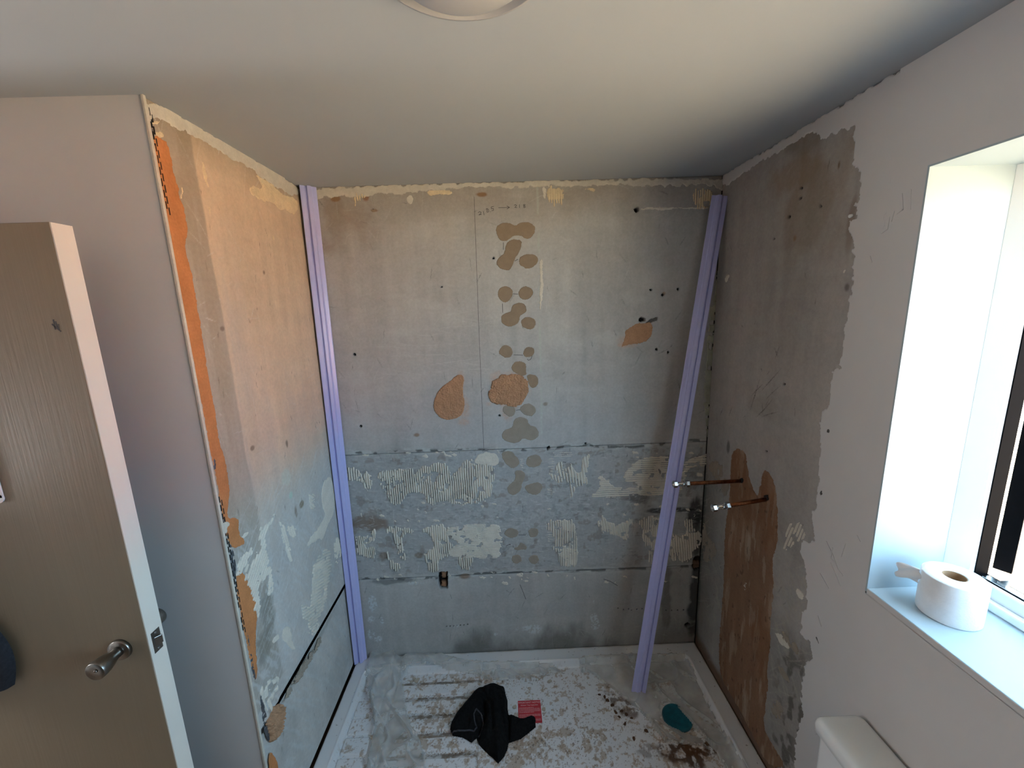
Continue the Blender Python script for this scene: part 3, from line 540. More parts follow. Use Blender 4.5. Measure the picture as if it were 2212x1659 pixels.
# white paint left along the ceiling
def frayed(top, lowpts):
    return top + lowpts
patch('paint_strip', 'back', [(640, 404), (1566, 380)] + KA([(1515, 60), (1500, 85), (1440, 62), (1400, 52), (1250, 56), (1180, 62), (1100, 54), (1000, 62), (900, 56), (860, 50), (750, 62), (640, 58), (560, 64), (420, 66), (300, 66), (180, 66), (60, 68), (0, 66)]) + KB([(1140, 90), (960, 100), (880, 110), (800, 120), (700, 112), (560, 132), (470, 138), (400, 132), (300, 140), (230, 150)]) + [(640, 428)], M['topcoat'], wb, h=.002, edge=.011, esc=55, label='strip of old white paint under the ceiling')
for p, ang, mt in ((KA([(478,62),(585,60),(582,165),(560,160),(530,170),(505,168),(488,120)]), VR, 'cream'), (KA([(1330,72),(1450,70),(1440,185),(1340,188),(1332,150)]), VR, 'cream'), (KA([(1030,185),(1100,178),(1240,182),(1340,178),(1430,180),(1420,192),(1300,192),(1240,188),(1140,205),(1080,192),(1030,198)]), None, 'adhesive'),
                   (KB([(488,118),(580,110),(578,145),(530,150),(510,190),(492,186)]), VR, 'cream'), (KB([(962,95),(1145,88),(1130,128),(1080,120),(1030,125),(1000,138),(975,120)]), None, 'cream'), (KA([(455,62),(482,62),(484,130),(462,135)]), None, 'adhesive'),
                   (KA([(690,72),(770,68),(755,98),(730,84)]), None, 'cream'), (KB([(830,130),(880,120),(882,180),(850,185)]), None, 'adhesive'), (KB([(268,448),(300,444),(298,456),(272,460)]), None, 'cream'), (KB([(600,218),(652,214),(640,238),(612,232)]), None, 'filler'),
                   (KA([(440, 480), (460, 478), (462, 560), (468, 640), (458, 720), (446, 800), (440, 720), (446, 600)]), None, 'adhesive')):
    patch('adhesive_patch', 'back', p, M[mt], wb, h=.0018, edge=.004, esc=90, ridge=(ang, .010, .002) if ang is not None else None, flake=0)
# scattered small adhesive scraps in the battered band
for k in range(80):
    u, v = random.uniform(770, 1515), random.choice((random.uniform(1085, 1130), random.uniform(975, 990), random.uniform(1235, 1262)))
    if 1095 < u < 1165 and v < 1000: continue
    w_, h_ = random.uniform(2, 10), random.uniform(1.5, 4)
    patch('adhesive_scrap', 'back', [(u-w_, v-h_), (u+w_*.3, v-h_*1.3), (u+w_, v+h_*.4), (u, v+h_)], M['adhesive'], wb, h=.0016, edge=.006, esc=130, rough=.0004)
# pencil work: plumb line, links between dabs, the noted measurement
bm = bmesh.new(); ribbon(bm, 'back', ab('back', [(1024, 425), (1029, 560), (1034, 700), (1039, 820), (1045, 968)]), .0016)
bmo('pencil_line', bm, M['pencil'], wb)
bm = bmesh.new()
for q in ([(234, 385), (234, 425)], [(228, 738), (230, 790)], [(290, 682), (318, 683)], [(294, 1034), (346, 1036)], [(400, 1040), (392, 1060), (378, 1066), (372, 1058)], [(308, 1355), (328, 1352)], [(300, 492), (318, 482)]):
    ribbon(bm, 'back', ab('back', KA(q)), .0022)
for q in ([(128, 815), (192, 816)], [(435, 312), (455, 316)], [(60, 900), (70, 878), (76, 905)], [(42, 892), (66, 880)], [(70, 912), (88, 884), (92, 900)], [(138, 1158), (158, 1205), (178, 1258)], [(715, 1120), (760, 1135), (810, 1165)]):
    ribbon(bm, 'back', ab('back', KD(q)), .0024)
bmo('pencil_marks', bm, M['pencil'], wb)
bm = bmesh.new()
for q in ([(88, 213), (96, 206), (105, 210), (102, 218), (92, 226), (108, 222)], [(118, 204), (122, 226)], [(142, 198), (134, 192), (140, 188), (148, 196), (150, 206), (140, 210), (138, 203), (142, 198)], [(158, 206), (160, 207)], [(178, 176), (163, 180), (164, 190), (176, 188), (177, 198), (166, 202)],
          [(206, 184), (270, 182)], [(254, 174), (270, 182), (254, 191)],
          [(296, 170), (304, 166), (310, 171), (300, 182), (312, 183)], [(327, 166), (328, 184)], [(356, 174), (348, 169), (354, 165), (360, 168), (350, 178), (354, 184), (361, 180), (356, 174)]):
    ribbon(bm, 'back', ab('back', KA(q)), .0019)
bmo('pencil_note', bm, M['pencil'], wb)['label'] = 'pencilled measurement 218.5 arrow 218'

# ------------------------------------------------------------------ left wall: undercoat, adhesive, corner bead
patch('undercoat_strip', 'left', KT([(195,410),(240,425),(265,460),(310,475),(330,560),(345,640),(345,700),(375,790),(410,850),(405,910),(440,1010),(455,1080),(475,1180),(475,1240),(452,1310),(460,1400),(490,1460),(505,1560),(530,1659)]) + K2([(935,0),(955,80),(960,150),(975,230),(1000,300),(1015,400),(1015,470),(1005,560),(1040,545),(1060,560),(1055,620),(1085,650),(1075,675),(1020,690),(1000,610),(960,400),(925,230),(895,60),(880,0)]) + KT([(395,1659),(350,1480),(300,1260),(265,1050),(235,860),(215,690),(200,530)]), M['orange'], wl, h=.0012, edge=.004, esc=60, rough=.0002, label='long strip of bare orange undercoat beside the bead')
patch('undercoat_strip', 'left', K2([(1060,770),(1100,830),(1130,900),(1140,1000),(1130,1100),(1140,1200),(1138,1275),(1120,1250),(1090,1100),(1050,900),(1042,810)]), M['orange'], wl, h=.0012, edge=.004, esc=60, rough=.0003, label='lower strip of bare orange undercoat below the comb marks')
patch('undercoat_strip', 'left', K2([(1195,1580),(1215,1600),(1230,1640),(1240,1700),(1205,1720),(1190,1640)]), M['orange'], wl, h=.0012, edge=.004, esc=60, rough=.0003, label='scrap of bare orange undercoat near the floor')
ladh = [(KL([(185,470),(250,370),(270,375),(320,400),(340,370),(330,300),(320,240),(345,245),(380,220),(410,160),(425,190),(400,220),(360,270),(355,340),(365,400),(385,470),(405,540),(405,620),(385,655),(370,640),(385,590),(375,520),(340,560),(320,600),(335,680),(320,770),(305,780),(290,690),(260,600),(245,540),(230,490),(195,530)]), 2.25, .011, 'adhesive'),
 (KL([(640,480),(680,400),(740,350),(748,500),(725,600),(715,700),(680,830),(640,895),(615,870),(620,800),(600,780),(580,800),(570,700),(590,690),(625,730),(640,600)]), 1.2, .012, 'adhesive'),
 (KL([(705,-40),(760,-60),(775,140),(740,210),(720,260),(690,330),(685,300),(600,370),(620,310),(680,240),(720,170),(700,130),(690,60)]), None, 0, 'adhesive'),
 (KL([(765,320),(795,290),(812,420),(780,470),(770,430)]), .2, .01, 'adhesive'), (KL([(460,850),(500,820),(520,870),(520,920),(542,965),(520,970),(495,930),(460,900)]), None, 0, 'adhesive'),
 (KL([(400,900),(440,870),(445,900),(400,930)]), None, 0, 'adhesive'), (KL([(330,1210),(370,1160),(440,1100),(440,1170),(410,1230),(400,1300),(380,1350),(350,1290)]), .1, .02, 'adhesive'),
 (KL([(430,200),(460,210),(500,330),(520,440),(505,450),(470,330)]), .2, .012, 'adhesive'), (KL([(610,60),(650,30),(655,120),(635,150)]), .8, .012, 'adhesive'), (KL([(480,250),(530,220),(545,290),(515,310)]), .2, .012, 'adhesive'),
 (KF([(1275,590),(1310,600),(1350,610),(1330,570),(1300,530),(1400,590),(1450,640),(1520,660),(1530,720),(1495,750),(1470,720),(1430,720),(1400,680),(1350,680),(1280,640)]), None, 0, 'cream'), (KF([(1030,470),(1045,480),(1055,560),(1074,607),(1060,600),(1035,540)]), None, 0, 'cream'),
 (KF([(930,590),(938,590),(932,680),(924,670)]), None, 0, 'cream'), (KF([(1068,700),(1078,705),(1080,745),(1072,740)]), None, 0, 'cream'), (KT([(180,300),(230,300),(250,330),(200,350)]), None, 0, 'cream'), (KT([(200,390),(270,400),(280,440),(250,460),(210,420)]), None, 0, 'cream'), (KF([(1394,850),(1402,852),(1404,878),(1396,872)]), None, 0, 'cream'),
 (KL([(215,295),(250,265),(268,270),(240,310)]), None, 0, 'adhesive')]
for p, ang, per, mt in ladh:
    patch('adhesive_patch', 'left', p, M[mt], wl, h=.002, edge=.006, esc=60, ridge=(ang, per, .0036) if ang is not None else None, rough=.0006)
patch('paint_strip', 'left', [(300, 200), (470, 296), (650, 404)] + KF([(1522, 655), (1450, 625), (1380, 580), (1300, 530)]) + KT([(1040, 735), (960, 680), (800, 600), (640, 505), (530, 425), (410, 380), (300, 315), (250, 290), (160, 285)]) + [(322, 262)], M['topcoat'], wl, h=.002, edge=.009, esc=55, label='strip of old white paint under the ceiling')
for p in (KT([(100, 230), (150, 270), (185, 330), (190, 400), (160, 380), (130, 300)]), KT([(290, 1090), (330, 1180), (345, 1290), (320, 1250)]), K2([(940, 270), (955, 300), (960, 360), (945, 360)]), K2([(930, 520), (1000, 560), (1005, 600), (990, 600)]), K2([(1010, 640), (1045, 720), (1045, 840), (1025, 800)]), K2([(1080, 1000), (1115, 1150), (1135, 1280), (1120, 1260)]), K2([(1145, 1290), (1190, 1460), (1196, 1560), (1165, 1480)])):
    patch('bead_wing', 'left', p, M['zinc'], wl, h=.0016, edge=.003, esc=90, flake=60)
bead = bmesh.new(); box(bead, XL-.003, XL+.0035, YF-.0032, YF+.0045, ZF, H)
bpar(bmo('corner_bead', bead, M['topcoat'], None, bevel=.0012), wl)
bm = bmesh.new(); r_ = np.random.default_rng(4)
for k in range(170):
    z = H-.03-k*.0125
    if z < .1: break
    a = float(fbm(np.array([z*5.]), np.array([.5]), 77, 3)[0])
    for col_, dy in ((0, .008), (1, .014)):
        if (k+col_) % 2 or a < .70 - .45*(z > 1.98): continue
        y = YF+dy+r_.uniform(-.0008, .0008); box(bm, XL-.001, XL+.0021, y, y+.0022, z-.0085, z+.0085)
o = bmo('bead_slots', bm, M['dark'], wl); o['kind'] = 'stuff'
patch('plaster_rubble', 'left', KL([(370,1350),(430,1285),(475,1290),(465,1370),(445,1440),(405,1520),(372,1450)]), M['roughplaster'], wl, h=.010, edge=.012, esc=70, rough=.010, label='crumbling brown plaster at the board corner')
patch('torn_edge', 'left', KL([(655,915),(700,875),(660,975),(575,1120),(500,1230),(440,1315),(432,1300),(530,1140),(610,1000)]), M['greyfiller'], wl, h=.004, edge=.008, esc=80, rough=.006, flake=30)
patch('plaster_curl', 'left', K2([(980, 570), (1010, 565), (1015, 585), (1000, 590), (1002, 620), (990, 622), (985, 590)]), M['topcoat'], wl, h=.004, edge=.002)

# ------------------------------------------------------------------ right wall: paint layer, chase, adhesive
edge_px = KE([(205, 355), (225, 350), (245, 330), (290, 302), (340, 270), (425, 215), (480, 190), (560, 140), (640, 90), (665, 88), (690, 115), (710, 118), (730, 103), (770, 97), (792, 80), (830, 70), (862, 60), (866, 110), (862, 180), (858, 262), (885, 270), (900, 310), (895, 400), (885, 450), (860, 460), (885, 480), (880, 530), (845, 545), (838, 590), (862, 640), (860, 760), (858, 840), (850, 910), (835, 970), (822, 1060), (812, 1130), (800, 1210), (795, 1290), (755, 1310), (745, 1420), (740, 1480), (700, 1520), (690, 1580), (690, 1659)]) + \
          KR([(640, 130), (632, 250), (625, 380), (615, 430), (590, 460), (605, 520), (610, 585), (550, 590), (545, 640), (568, 700), (570, 780), (575, 900), (550, 930), (545, 1030), (560, 1050), (590, 1060), (605, 1140), (575, 1160), (555, 1240), (545, 1340), (560, 1420), (540, 1440), (520, 1540), (515, 1659)])
poly = list(ab('right', edge_px)); poly += [np.array([1.03, ZF]), np.array([.986, ZF]), np.array([.986, H]), np.array([D, H]), np.array([D, 2.2])]
patch('paint_layer', 'right', np.array(poly), M['paint'], wr, h=.0020, edge=.009, esc=75, step=.0026, rough=.00015, seed=99, label='painted plaster layer with a ragged edge')
def chase_col(AA, BB):
    col = np.ones(AA.shape+(3,))*lin(140, 108, 84)*(.75+.5*fbm(AA*30, BB*5, 601, 4))[..., None]
    blend(col, .6*sst(.5, .7, fbm(AA*34, BB*6, 602, 4)), lin(178, 156, 132)); blend(col, .4*sst(.66, .74, fbm(AA*60, BB*9, 603, 3)), lin(186, 170, 150))
    blend(col, .5*sst(.55, .7, fbm(AA*12, BB*4, 604, 3)), lin(128, 88, 58)); blend(col, .5*sst(.80, .86, fbm(AA*90, BB*40, 605, 2)), lin(70, 50, 38))
    return col
patch('plaster_chase', 'right', KR([(225,155),(265,150),(290,190),(300,270),(320,340),(345,380),(360,300),(375,245),(410,280),(430,330),(435,420),(440,520),(435,620),(410,680),(420,800),(410,900),(400,1000),(405,1080),(385,1200),(392,1280),(375,1400),(372,1480),(430,1580),(480,1659),(395,1659),(320,1500),(240,1350),(160,1220),(160,1050),(180,850),(185,700),(190,520),(205,430),(215,300),(215,220)]), M['board'], wr, h=.0022, edge=.007, esc=60, rough=.0014, colf=chase_col, label='brown plaster filling the pipe chase')
for p, ang in ((KR([(110,220),(140,205),(178,225),(182,290),(150,300),(125,270)]), VR), (KR([(85,480),(110,570),(150,620),(150,650),(120,690),(90,680),(80,600)]), VR), (KR([(480,510),(500,500),(520,520),(540,490),(565,540),(570,575),(550,580),(510,610),(480,640),(470,620)]), .3), (KR([(170,290),(205,280),(212,345),(180,380)]), VR), (KR([(420,1010),(470,1040),(500,1090),(480,1100),(440,1060)]), None),
               (KR([(275,790),(290,755),(296,800),(285,840)]), None), (KR([(440,1000),(520,1060),(550,1130),(500,1100)]), 2.3), (KR([(430,1160),(470,1200),(510,1270),(470,1250)]), 2.3), (KR([(400,1380),(440,1330),(470,1390),(430,1430)]), 2.3), (KR([(520,800),(560,830),(560,870),(530,850)]), None), (KE([(203,830),(222,806),(228,815),(215,850),(205,856)]), None), (KE([(805,795),(822,780),(828,792),(812,812)]), None)):
    patch('adhesive_patch', 'right', p, M['greyfiller'] if ang in (2.3, VR) else M['adhesive'], wr, h=.0018, edge=.006, esc=60, ridge=(ang, .011, .003) if ang is not None else None)
for p in (KR([(668, 60), (682, 56), (690, 70), (675, 82)]), KR([(640, 350), (650, 342), (655, 372), (642, 380)]), KR([(615, 1040), (625, 1035), (640, 1075), (628, 1070)]), KR([(655, 218), (663, 216), (662, 228)]), KE([(728, 1605), (740, 1600), (745, 1618), (732, 1625)]), KE([(775, 1460), (784, 1458), (784, 1470)])):
    patch('paint_gouge', 'right', p, M['dark'] if len(p) == 3 else mat('gouge_grey', lin(92, 88, 84), .9, noise=[(90, .2, .3)]), wr, h=.0026, edge=.003, esc=120)
bm = bmesh.new()
for q in ([(670, 590), (700, 650), (725, 720), (748, 750)], [(690, 690), (720, 760), (735, 800)], [(640, 740), (680, 810)], [(815, 560), (830, 590)], [(760, 600), (740, 660)], [(630, 940), (645, 990)], [(700, 620), (690, 670), (715, 690)]): ribbon(bm, 'right', ab('right', KR(q)), .003, .0032)
for q in ([(1050, 520), (1040, 580), (1010, 600)], [(1115, 400), (1120, 480), (1090, 500)], [(1160, 380), (1158, 480)], [(1075, 490), (1060, 540)], [(950, 720), (960, 750)]): ribbon(bm, 'right', ab('right', KE(q)), .003, .0032)
bmo('paint_cracks', bm, M['paint'], wr)
pg = lathe('screw_plug', up(1840, 466, 0, XR-.0) , (-1, 0, -.2), [(.0045, -.004), (.0045, .006), (.003, .007), (.0025, .001)], M['plastic'], wr, n=12); pg['label'] = 'white plastic wall plug'

# ------------------------------------------------------------------ window
wn = struct(boxo('window_1', (1.13, 1.168, .868, .90, WZ0, WZ1), M['plastic'], bevel=.002))
bm = bmesh.new(); box(bm, 1.13, 1.168, WY0, .868, WZ0, WZ0+.052); bmo('frame_rail', bm, M['plastic'], wn, bevel=.004)
bm = bmesh.new(); box(bm, 1.13, 1.168, WY0, .868, WZ1-.045, WZ1); bmo('frame_rail', bm, M['plastic'], wn, bevel=.004)
bm = bmesh.new(); box(bm, 1.13, 1.168, WY0, WY0+.045, WZ0+.052, WZ1-.045); bmo('frame_stile', bm, M['plastic'], wn, bevel=.004)
bm = bmesh.new(); pr = [(1.092, .8996), (1.1299, .8996), (1.1299, .8672), (1.123, .8672)]
v0 = [bm.verts.new((x, y, WZ0+.0005)) for x, y in pr]; v1 = [bm.verts.new((x, y, WZ1-.0005)) for x, y in pr]; bm.faces.new(v0[::-1]); bm.faces.new(v1)
for k in range(4): bm.faces.new((v0[k], v0[(k+1) % 4], v1[(k+1) % 4], v1[k]))
bmo('frame_bead', bm, M['plastic'], wn)
boxo('frame_bead', (1.112, 1.1298, WY0, .867, WZ0+.0004, WZ0+.022), M['plastic'], wn, bevel=.004)
bm = bmesh.new(); box(bm, 1.136, 1.1685, .8655, .8685, WZ0+.053, WZ1-.046); box(bm, 1.14, 1.168, WY0+.05, .8655, WZ0+.0515, WZ0+.0535); bmo('gasket', bm, M['rubber'], wn)
bm = bmesh.new(); box(bm, PX+.0003, 1.13, WY0, WY1, WZ0-.016, WZ0); sill = struct(bmo('trim_2', bm, M['reveal'], None, bevel=.002))
# open casement, hinged at the far jamb, standing out from the wall
hx, hy = 1.2215, .8785
sash = empty('sash', (hx, hy, 0)); sash.parent = wn
ang = math.radians(-36)
def sbox(name, b, m_, bev=.003):
    bm_ = bmesh.new(); box(bm_, *b); o_ = bmo(name, bm_, m_, None, bevel=bev); o_.parent = sash; return o_
# local: x along the sash away from the hinge, y thickness
SW = 1.06
sbox('sash_stile', (.008, .068, -.014, .014, 1.058, 1.955), M['plastic']); sbox('sash_stile', (SW-.06, SW, -.014, .014, 1.058, 1.955), M['plastic'])
sbox('sash_rail', (.068, SW-.06, -.014, .014, 1.058, 1.118), M['plastic']); sbox('sash_rail', (.068, SW-.06, -.014, .014, 1.895, 1.955), M['plastic'])
sbox('sash_gasket_shade', (-.004, .008, -.0155, .0155, 1.056, 1.957), M['rubber'], 0); sbox('glass_pane', (.068, SW-.06, -.006, .006, 1.118, 1.895), M['glass'], 0)  # black strip holds the gaskets and the shade on the sash edge
sash.rotation_euler = (0, 0, math.radians(31))
bm = bmesh.new(); box(bm, 1.142, 1.160, .60, .855, WZ0+.0535, WZ0+.0565); box(bm, 1.150, 1.27, .815, .832, WZ0+.0565, WZ0+.0595)
bmo('friction_stay', bm, M['chrome'], wn)

# ------------------------------------------------------------------ outside
struct(boxo('ground', (1.3, 60, -40, 60, -2.7, -2.6), M['asphalt']))
road = struct(boxo('pavement', (15.9, 24, -30, 50, -2.6, -2.52), M['paving'])); struct(boxo('kerb', (15.6, 15.9, -30, 50, -2.6, -2.5), M['kerb']))
hs = empty('brick_house', (24.5, 10, -2.5)); tag(hs, 'orange brick house front across the road beyond the window', 'building')
def part(name, b, m_, p): o_ = boxo(name, b, m_); bpar(o_, p); return o_
part('wall', (24.0, 25, -20, 40, -2.52, .4), M['brick'], hs); part('band', (23.95, 24.0, -20, 40, -2.52, -2.3), M['yellow'], hs); part('band', (23.95, 24.0, -20, 40, -1.55, -1.4), M['yellow'], hs); part('panel', (23.93, 24.0, -20, 40, -1.3, -.2), M['redpaint'], hs)
rf = struct(boxo('roof_lower', (1.3, 6.2, -1, 6.5, -.06, 0), M['tile']))
rf.location = (0, 0, 0.28); rf.rotation_euler = (0, math.radians(12), 0)
tm = bmesh.new(); box(tm, 0, .43, 0, .33, 0, .018); bmesh.ops.rotate(tm, verts=tm.verts, cent=(0, 0, 0), matrix=Matrix.Rotation(math.radians(2.5), 3, 'Y'))
tme = bpy.data.meshes.new('roof_tile'); bmesh.ops.recalc_face_normals(tm, faces=tm.faces); tm.to_mesh(tme); tm.free(); tme.materials.append(M['tile'])
for i in range(13):
    for j in range(16):
        x = 1.35+i*.36; y = .3+j*.335+(i % 2)*.16
        if abs(y-.74*x) > 1.0: continue
        o = bpy.data.objects.new('roof_tile', tme); COLL.objects.link(o); o.parent = rf; o.location = (x, y, .012+random.uniform(0, .004)); o.rotation_euler = (0, 0, random.uniform(-.01, .01))

# ------------------------------------------------------------------ door with knobs and latch
DY0, DY1, DXE, DZ1 = .886, .930, -.910, 1.942
dr = struct(empty('door_1', (DXE-.38, (DY0+DY1)/2, ZF)))
bpar(boxo('door_leaf', (DXE-.76, DXE-.0025, DY0, DY1, ZF+.008, DZ1), M['door'], None, bevel=.0015), dr)
bpar(boxo('door_edge', (DXE-.0025, DXE, DY0+.0006, DY1-.0006, ZF+.008, DZ1-.0006), M['dooredge']), dr)
kz, kx = .940, -.979
rose = [(.0268, 0), (.0268, .006), (.0255, .009), (.012, .0095)]
barrel = [(.0135, .009), (.0130, .016), (.0142, .024), (.0182, .034), (.0218, .047), (.0225, .058), (.0222, .066), (.0212, .0675), (.004, .0635), (.0001, .0635)]
for y, ax in ((DY0, -1), (DY1, 1)):
    kb = bpar(lathe('knob_rose', (kx, y, kz), (0, ax, 0), rose, M['steel'], None, 48), dr)
    bpar(lathe('knob', (kx, y, kz), (0, ax, 0), barrel, M['steel'], None, 48), dr)
    if ax < 0: bpar(lathe('lock_pin', (kx, y-.0637, kz), (0, -1, 0), [(.0035, 0), (.0035, .003), (.002, .0032), (.0018, .0018)], M['steel'], None, 16), dr)
ly = (DY0+DY1)/2
bpar(boxo('latch_plate', (DXE-.001, DXE+.0008, ly-.0125, ly+.0125, kz-.029, kz+.029), M['steel'], None, bevel=.0004, seg=1), dr)
bm = bmesh.new(); v = [bm.verts.new(p) for p in ((DXE, ly-.007, kz-.012), (DXE, ly+.008, kz-.012), (DXE, ly+.008, kz+.012), (DXE, ly-.007, kz+.012), (DXE+.009, ly+.006, kz-.011), (DXE+.009, ly+.008, kz-.011), (DXE+.009, ly+.008, kz+.011), (DXE+.009, ly+.006, kz+.011))]
for q in ((0,3,2,1),(4,5,6,7),(0,1,5,4),(1,2,6,5),(2,3,7,6),(3,0,4,7)): bm.faces.new([v[i] for i in q])
bpar(bmo('latch_bolt', bm, M['steel'], None, bevel=.001), dr)
for dz in (-.022, .022): bpar(lathe('latch_screw', (DXE+.0006, ly, kz+dz), (1, 0, 0), [(.0034, 0), (.003, .0009), (.0012, .0004)], M['chrome'], None, 14), dr)
bm = bmesh.new()
for q in ([(115, 690), (120, 712)], [(112, 700), (132, 716)], [(120, 694), (124, 708)], [(126, 700), (128, 712)]):
    p = [up(u, v, 1, DY0) for u, v in q]; d = np.array([p[1][2]-p[0][2], 0, -(p[1][0]-p[0][0])]); d = d/np.linalg.norm(d)*.0014
    vs = [bm.verts.new(x+np.array([0, e, 0])) for x, e in ((p[0]+d, -.0004), (p[0]-d, -.0004), (p[1]-d, -.0004), (p[1]+d, -.0004))]; vs2 = [bm.verts.new(x.co+Vector((0, .0008, 0))) for x in vs]
    bm.faces.new(vs)
    for k in range(4): bm.faces.new((vs[k], vs2[k], vs2[(k+1) % 4], vs[(k+1) % 4]))
bpar(bmo('scuff', bm, M['pencil']), dr)
# white over-door hook and the dark towel hanging from it
hk = empty('over_door_hook', (-1.165, DY0-.004, 1.35)); tag(hk, 'white over-door hook strap at the left picture edge', 'hook')
bm = bmesh.new(); box(bm, -1.178, -1.154, DY0-.0045, DY0-.0005, 1.352, DZ1+.005); box(bm, -1.178, -1.154, DY0-.0045, DY1+.004, DZ1+.0015, DZ1+.005); box(bm, -1.178, -1.154, DY1+.0006, DY1+.004, DZ1-.05, DZ1+.003)
bpar(bmo('strap', bm, M['plastic'], None, bevel=.001), hk)
bpar(lathe('strap_end', (-1.166, DY0-.0045, 1.352), (0, 1, 0), [(.012, 0), (.012, .004)], M['plastic'], None, 24), hk)
A = np.linspace(0, 1, 60); B = np.linspace(0, 1, 60); V = []; Q = []
for side in (0, 1):
    for i, a in enumerate(A):
        for j, b in enumerate(B):
            wd = .07+.05*(1-b)+.03*math.sin(b*7); x = -1.368+(a-.5)*2*wd; z = .86+b*.45
            y = DY0-.010-(side*(.02+.03*(1-b*.6))*max(0, 1-(2*a-1)**2)**.5*(1+.25*math.sin(a*19+b*3)))
            V.append((x, y, z))
for s_ in (0, 1):
    for i in range(59):
        for j in range(59):
            k = s_*3600+i*60+j; Q.append((k, k+60, k+61, k+1))
tag(quads('dark_towel', V, Q, M['fabric']), 'dark grey towel hanging against the door at the left picture edge', 'towel')

# ------------------------------------------------------------------ ceiling light
lc = (-.043, .672, H)
cl = empty('ceiling_light', lc); tag(cl, 'round white flush ceiling light cut by the top picture edge', 'ceiling light')
bpar(lathe('base_ring', lc, (0, 0, -1), [(.141, -.0005), (.141, .0015), (.137, .0018), (.126, -.032), (.126, -.08), (.0001, -.08)], M['shade'], None, 96, cap=False), cl)
bpar(lathe('diffuser', lc, (0, 0, -1), [(.124, -.03), (.123, -.01), (.117, .003), (.110, .011), (.100, .019), (.08, .029), (.05, .036), (.025, .0385), (.0001, .039)], M['shade'], None, 96, cap=False), cl)

# ------------------------------------------------------------------ shower tray
def dirt_col(AA, BB, seed=0):
    col = np.ones(AA.shape+(3,))*lin(220, 222, 224); s = 'tray'
    inn = sst(-.728, -.70, AA)*sst(.838, .80, AA)*sst(1.676, 1.64, BB)
    reg = np.zeros(AA.shape)
    for u, v, ru, rv, k in ((1120, 1610, 180, 80, .9), (950, 1560, 110, 130, .8), (1250, 1600, 150, 90, .6), (1330, 1530, 70, 60, .5), (1480, 1600, 120, 90, .9), (1050, 1470, 260, 22, .7), (1390, 1470, 120, 40, .7), (860, 1600, 60, 80, .7), (1210, 1480, 90, 40, .35)):
        reg = np.maximum(reg, k*blob(AA, BB, s, u, v, ru, rv, int(u+v), 0, .25))
    n = fbm(AA*34, BB*34, 301, 5, .6); th = .67-.17*reg
    blend(col, inn*sst(th-.012, th+.02, n)*.7, lin(172, 152, 130))
    n = fbm(AA*75, BB*75, 303, 4, .6); th = .66-.16*reg
    blend(col, inn*sst(th-.01, th+.02, n)*.7, lin(160, 136, 112))
    blend(col, inn*.35*reg*fbm(AA*9, BB*9, 306, 3), lin(176, 160, 140))
    n = fbm(AA*150, BB*150, 304, 3, .6); blend(col, inn*sst(.70, .74, n)*(.4+.6*reg)*.9, lin(84, 66, 54))
    for u, v, ru, rv, al in ((1480, 1630, 60, 40, .95), (1500, 1610, 50, 26, .9), (1530, 1610, 28, 20, .9), (1330, 1510, 34, 22, .75), (1350, 1535, 26, 22, .75), (1415, 1560, 16, 22, .6), (1320, 1480, 22, 14, .6), (1400, 1620, 26, 16, .5)):
        m = blob(AA, BB, s, u, v, ru, rv, int(u*2+v), .5, .8); blend(col, al*m*sst(.38, .55, fbm(AA*60, BB*60, 311, 4)), lin(84, 56, 30))
    px = sst(-.555, -.54, AA)*sst(-.158, -.17, AA)*(BB < 1.62); gy = np.abs(((1.606-BB+.010) % .0795)-.0) ; gap = px*(gy < .0205)*(BB < 1.612)
    blend(col, gap*(.4+.6*sst(.42, .58, fbm(AA*45, BB*45, 330, 3)))*.85, lin(120, 102, 84)); blend(col, .5*sst(.004, .001, np.abs(AA+.163))*(BB < 1.36), lin(150, 140, 130))
    # silt on the rim next to the walls
    blend(col, .7*sst(.014, .0, np.minimum(D-AA*0-BB, np.minimum(AA-XL, XR-AA))+.012*(fbm(AA*30, BB*30, 320, 3)-.5)), lin(150, 130, 104))
    blend(col, .8*sst(.82, .86, fbm(AA*110, BB*110, 322, 3)), lin(96, 90, 86))
    return col
TA = np.arange(XL+.003, XR-.001, .0026); TB = np.concatenate([np.arange(YF+.01, 1.17, .005), np.arange(1.172, D-.0005, .0026)])
AA, BB = np.meshgrid(TA, TB, indexing='ij')
dx = np.maximum(-.728-AA, AA-.838); dy = np.maximum(BB-1.676, (YF+.075)-BB); rc = .03
q1 = np.maximum(dx+rc, 0); q2 = np.maximum(dy+rc, 0); sd = np.hypot(q1, q2)+np.minimum(np.maximum(dx+rc, dy+rc), 0)-rc
hh = (ZR-.022)*sst(-.022, .0, sd) + .0018*np.exp(-((sd-.002)/.004)**2)
hh -= .05*sst(.006, .0, BB-YF-.012)
tray = gridmesh('shower_tray', 'tray', TA, TB, hh, np.ones((len(TA)-1, len(TB)-1), bool), M['dirt'], None, dirt_col(AA, BB), skirt=.045)
tag(tray, 'white shower tray with wide rim, littered with plaster residue', 'shower tray')
def pad(x0, x1, y0, y1):
    poly_ = np.array([(x0+.006, y0), (x1-.006, y0), (x1, y0+.006), (x1, y1-.006), (x1-.006, y1), (x0+.006, y1), (x0, y1-.006), (x0, y0+.006)])
    return patch('grip_pad', 'tray', poly_, M['dirt'], tray, h=.0060, edge=.0, step=.0026, rough=0, colf=dirt_col)
for k in range(6):
    y1 = 1.606-k*.0795; pad(-.545, -.168, y1-.060, y1)
for k in range(5):
    y1 = 1.530-k*.078; pad(-.712, -.604, y1-.066, y1)
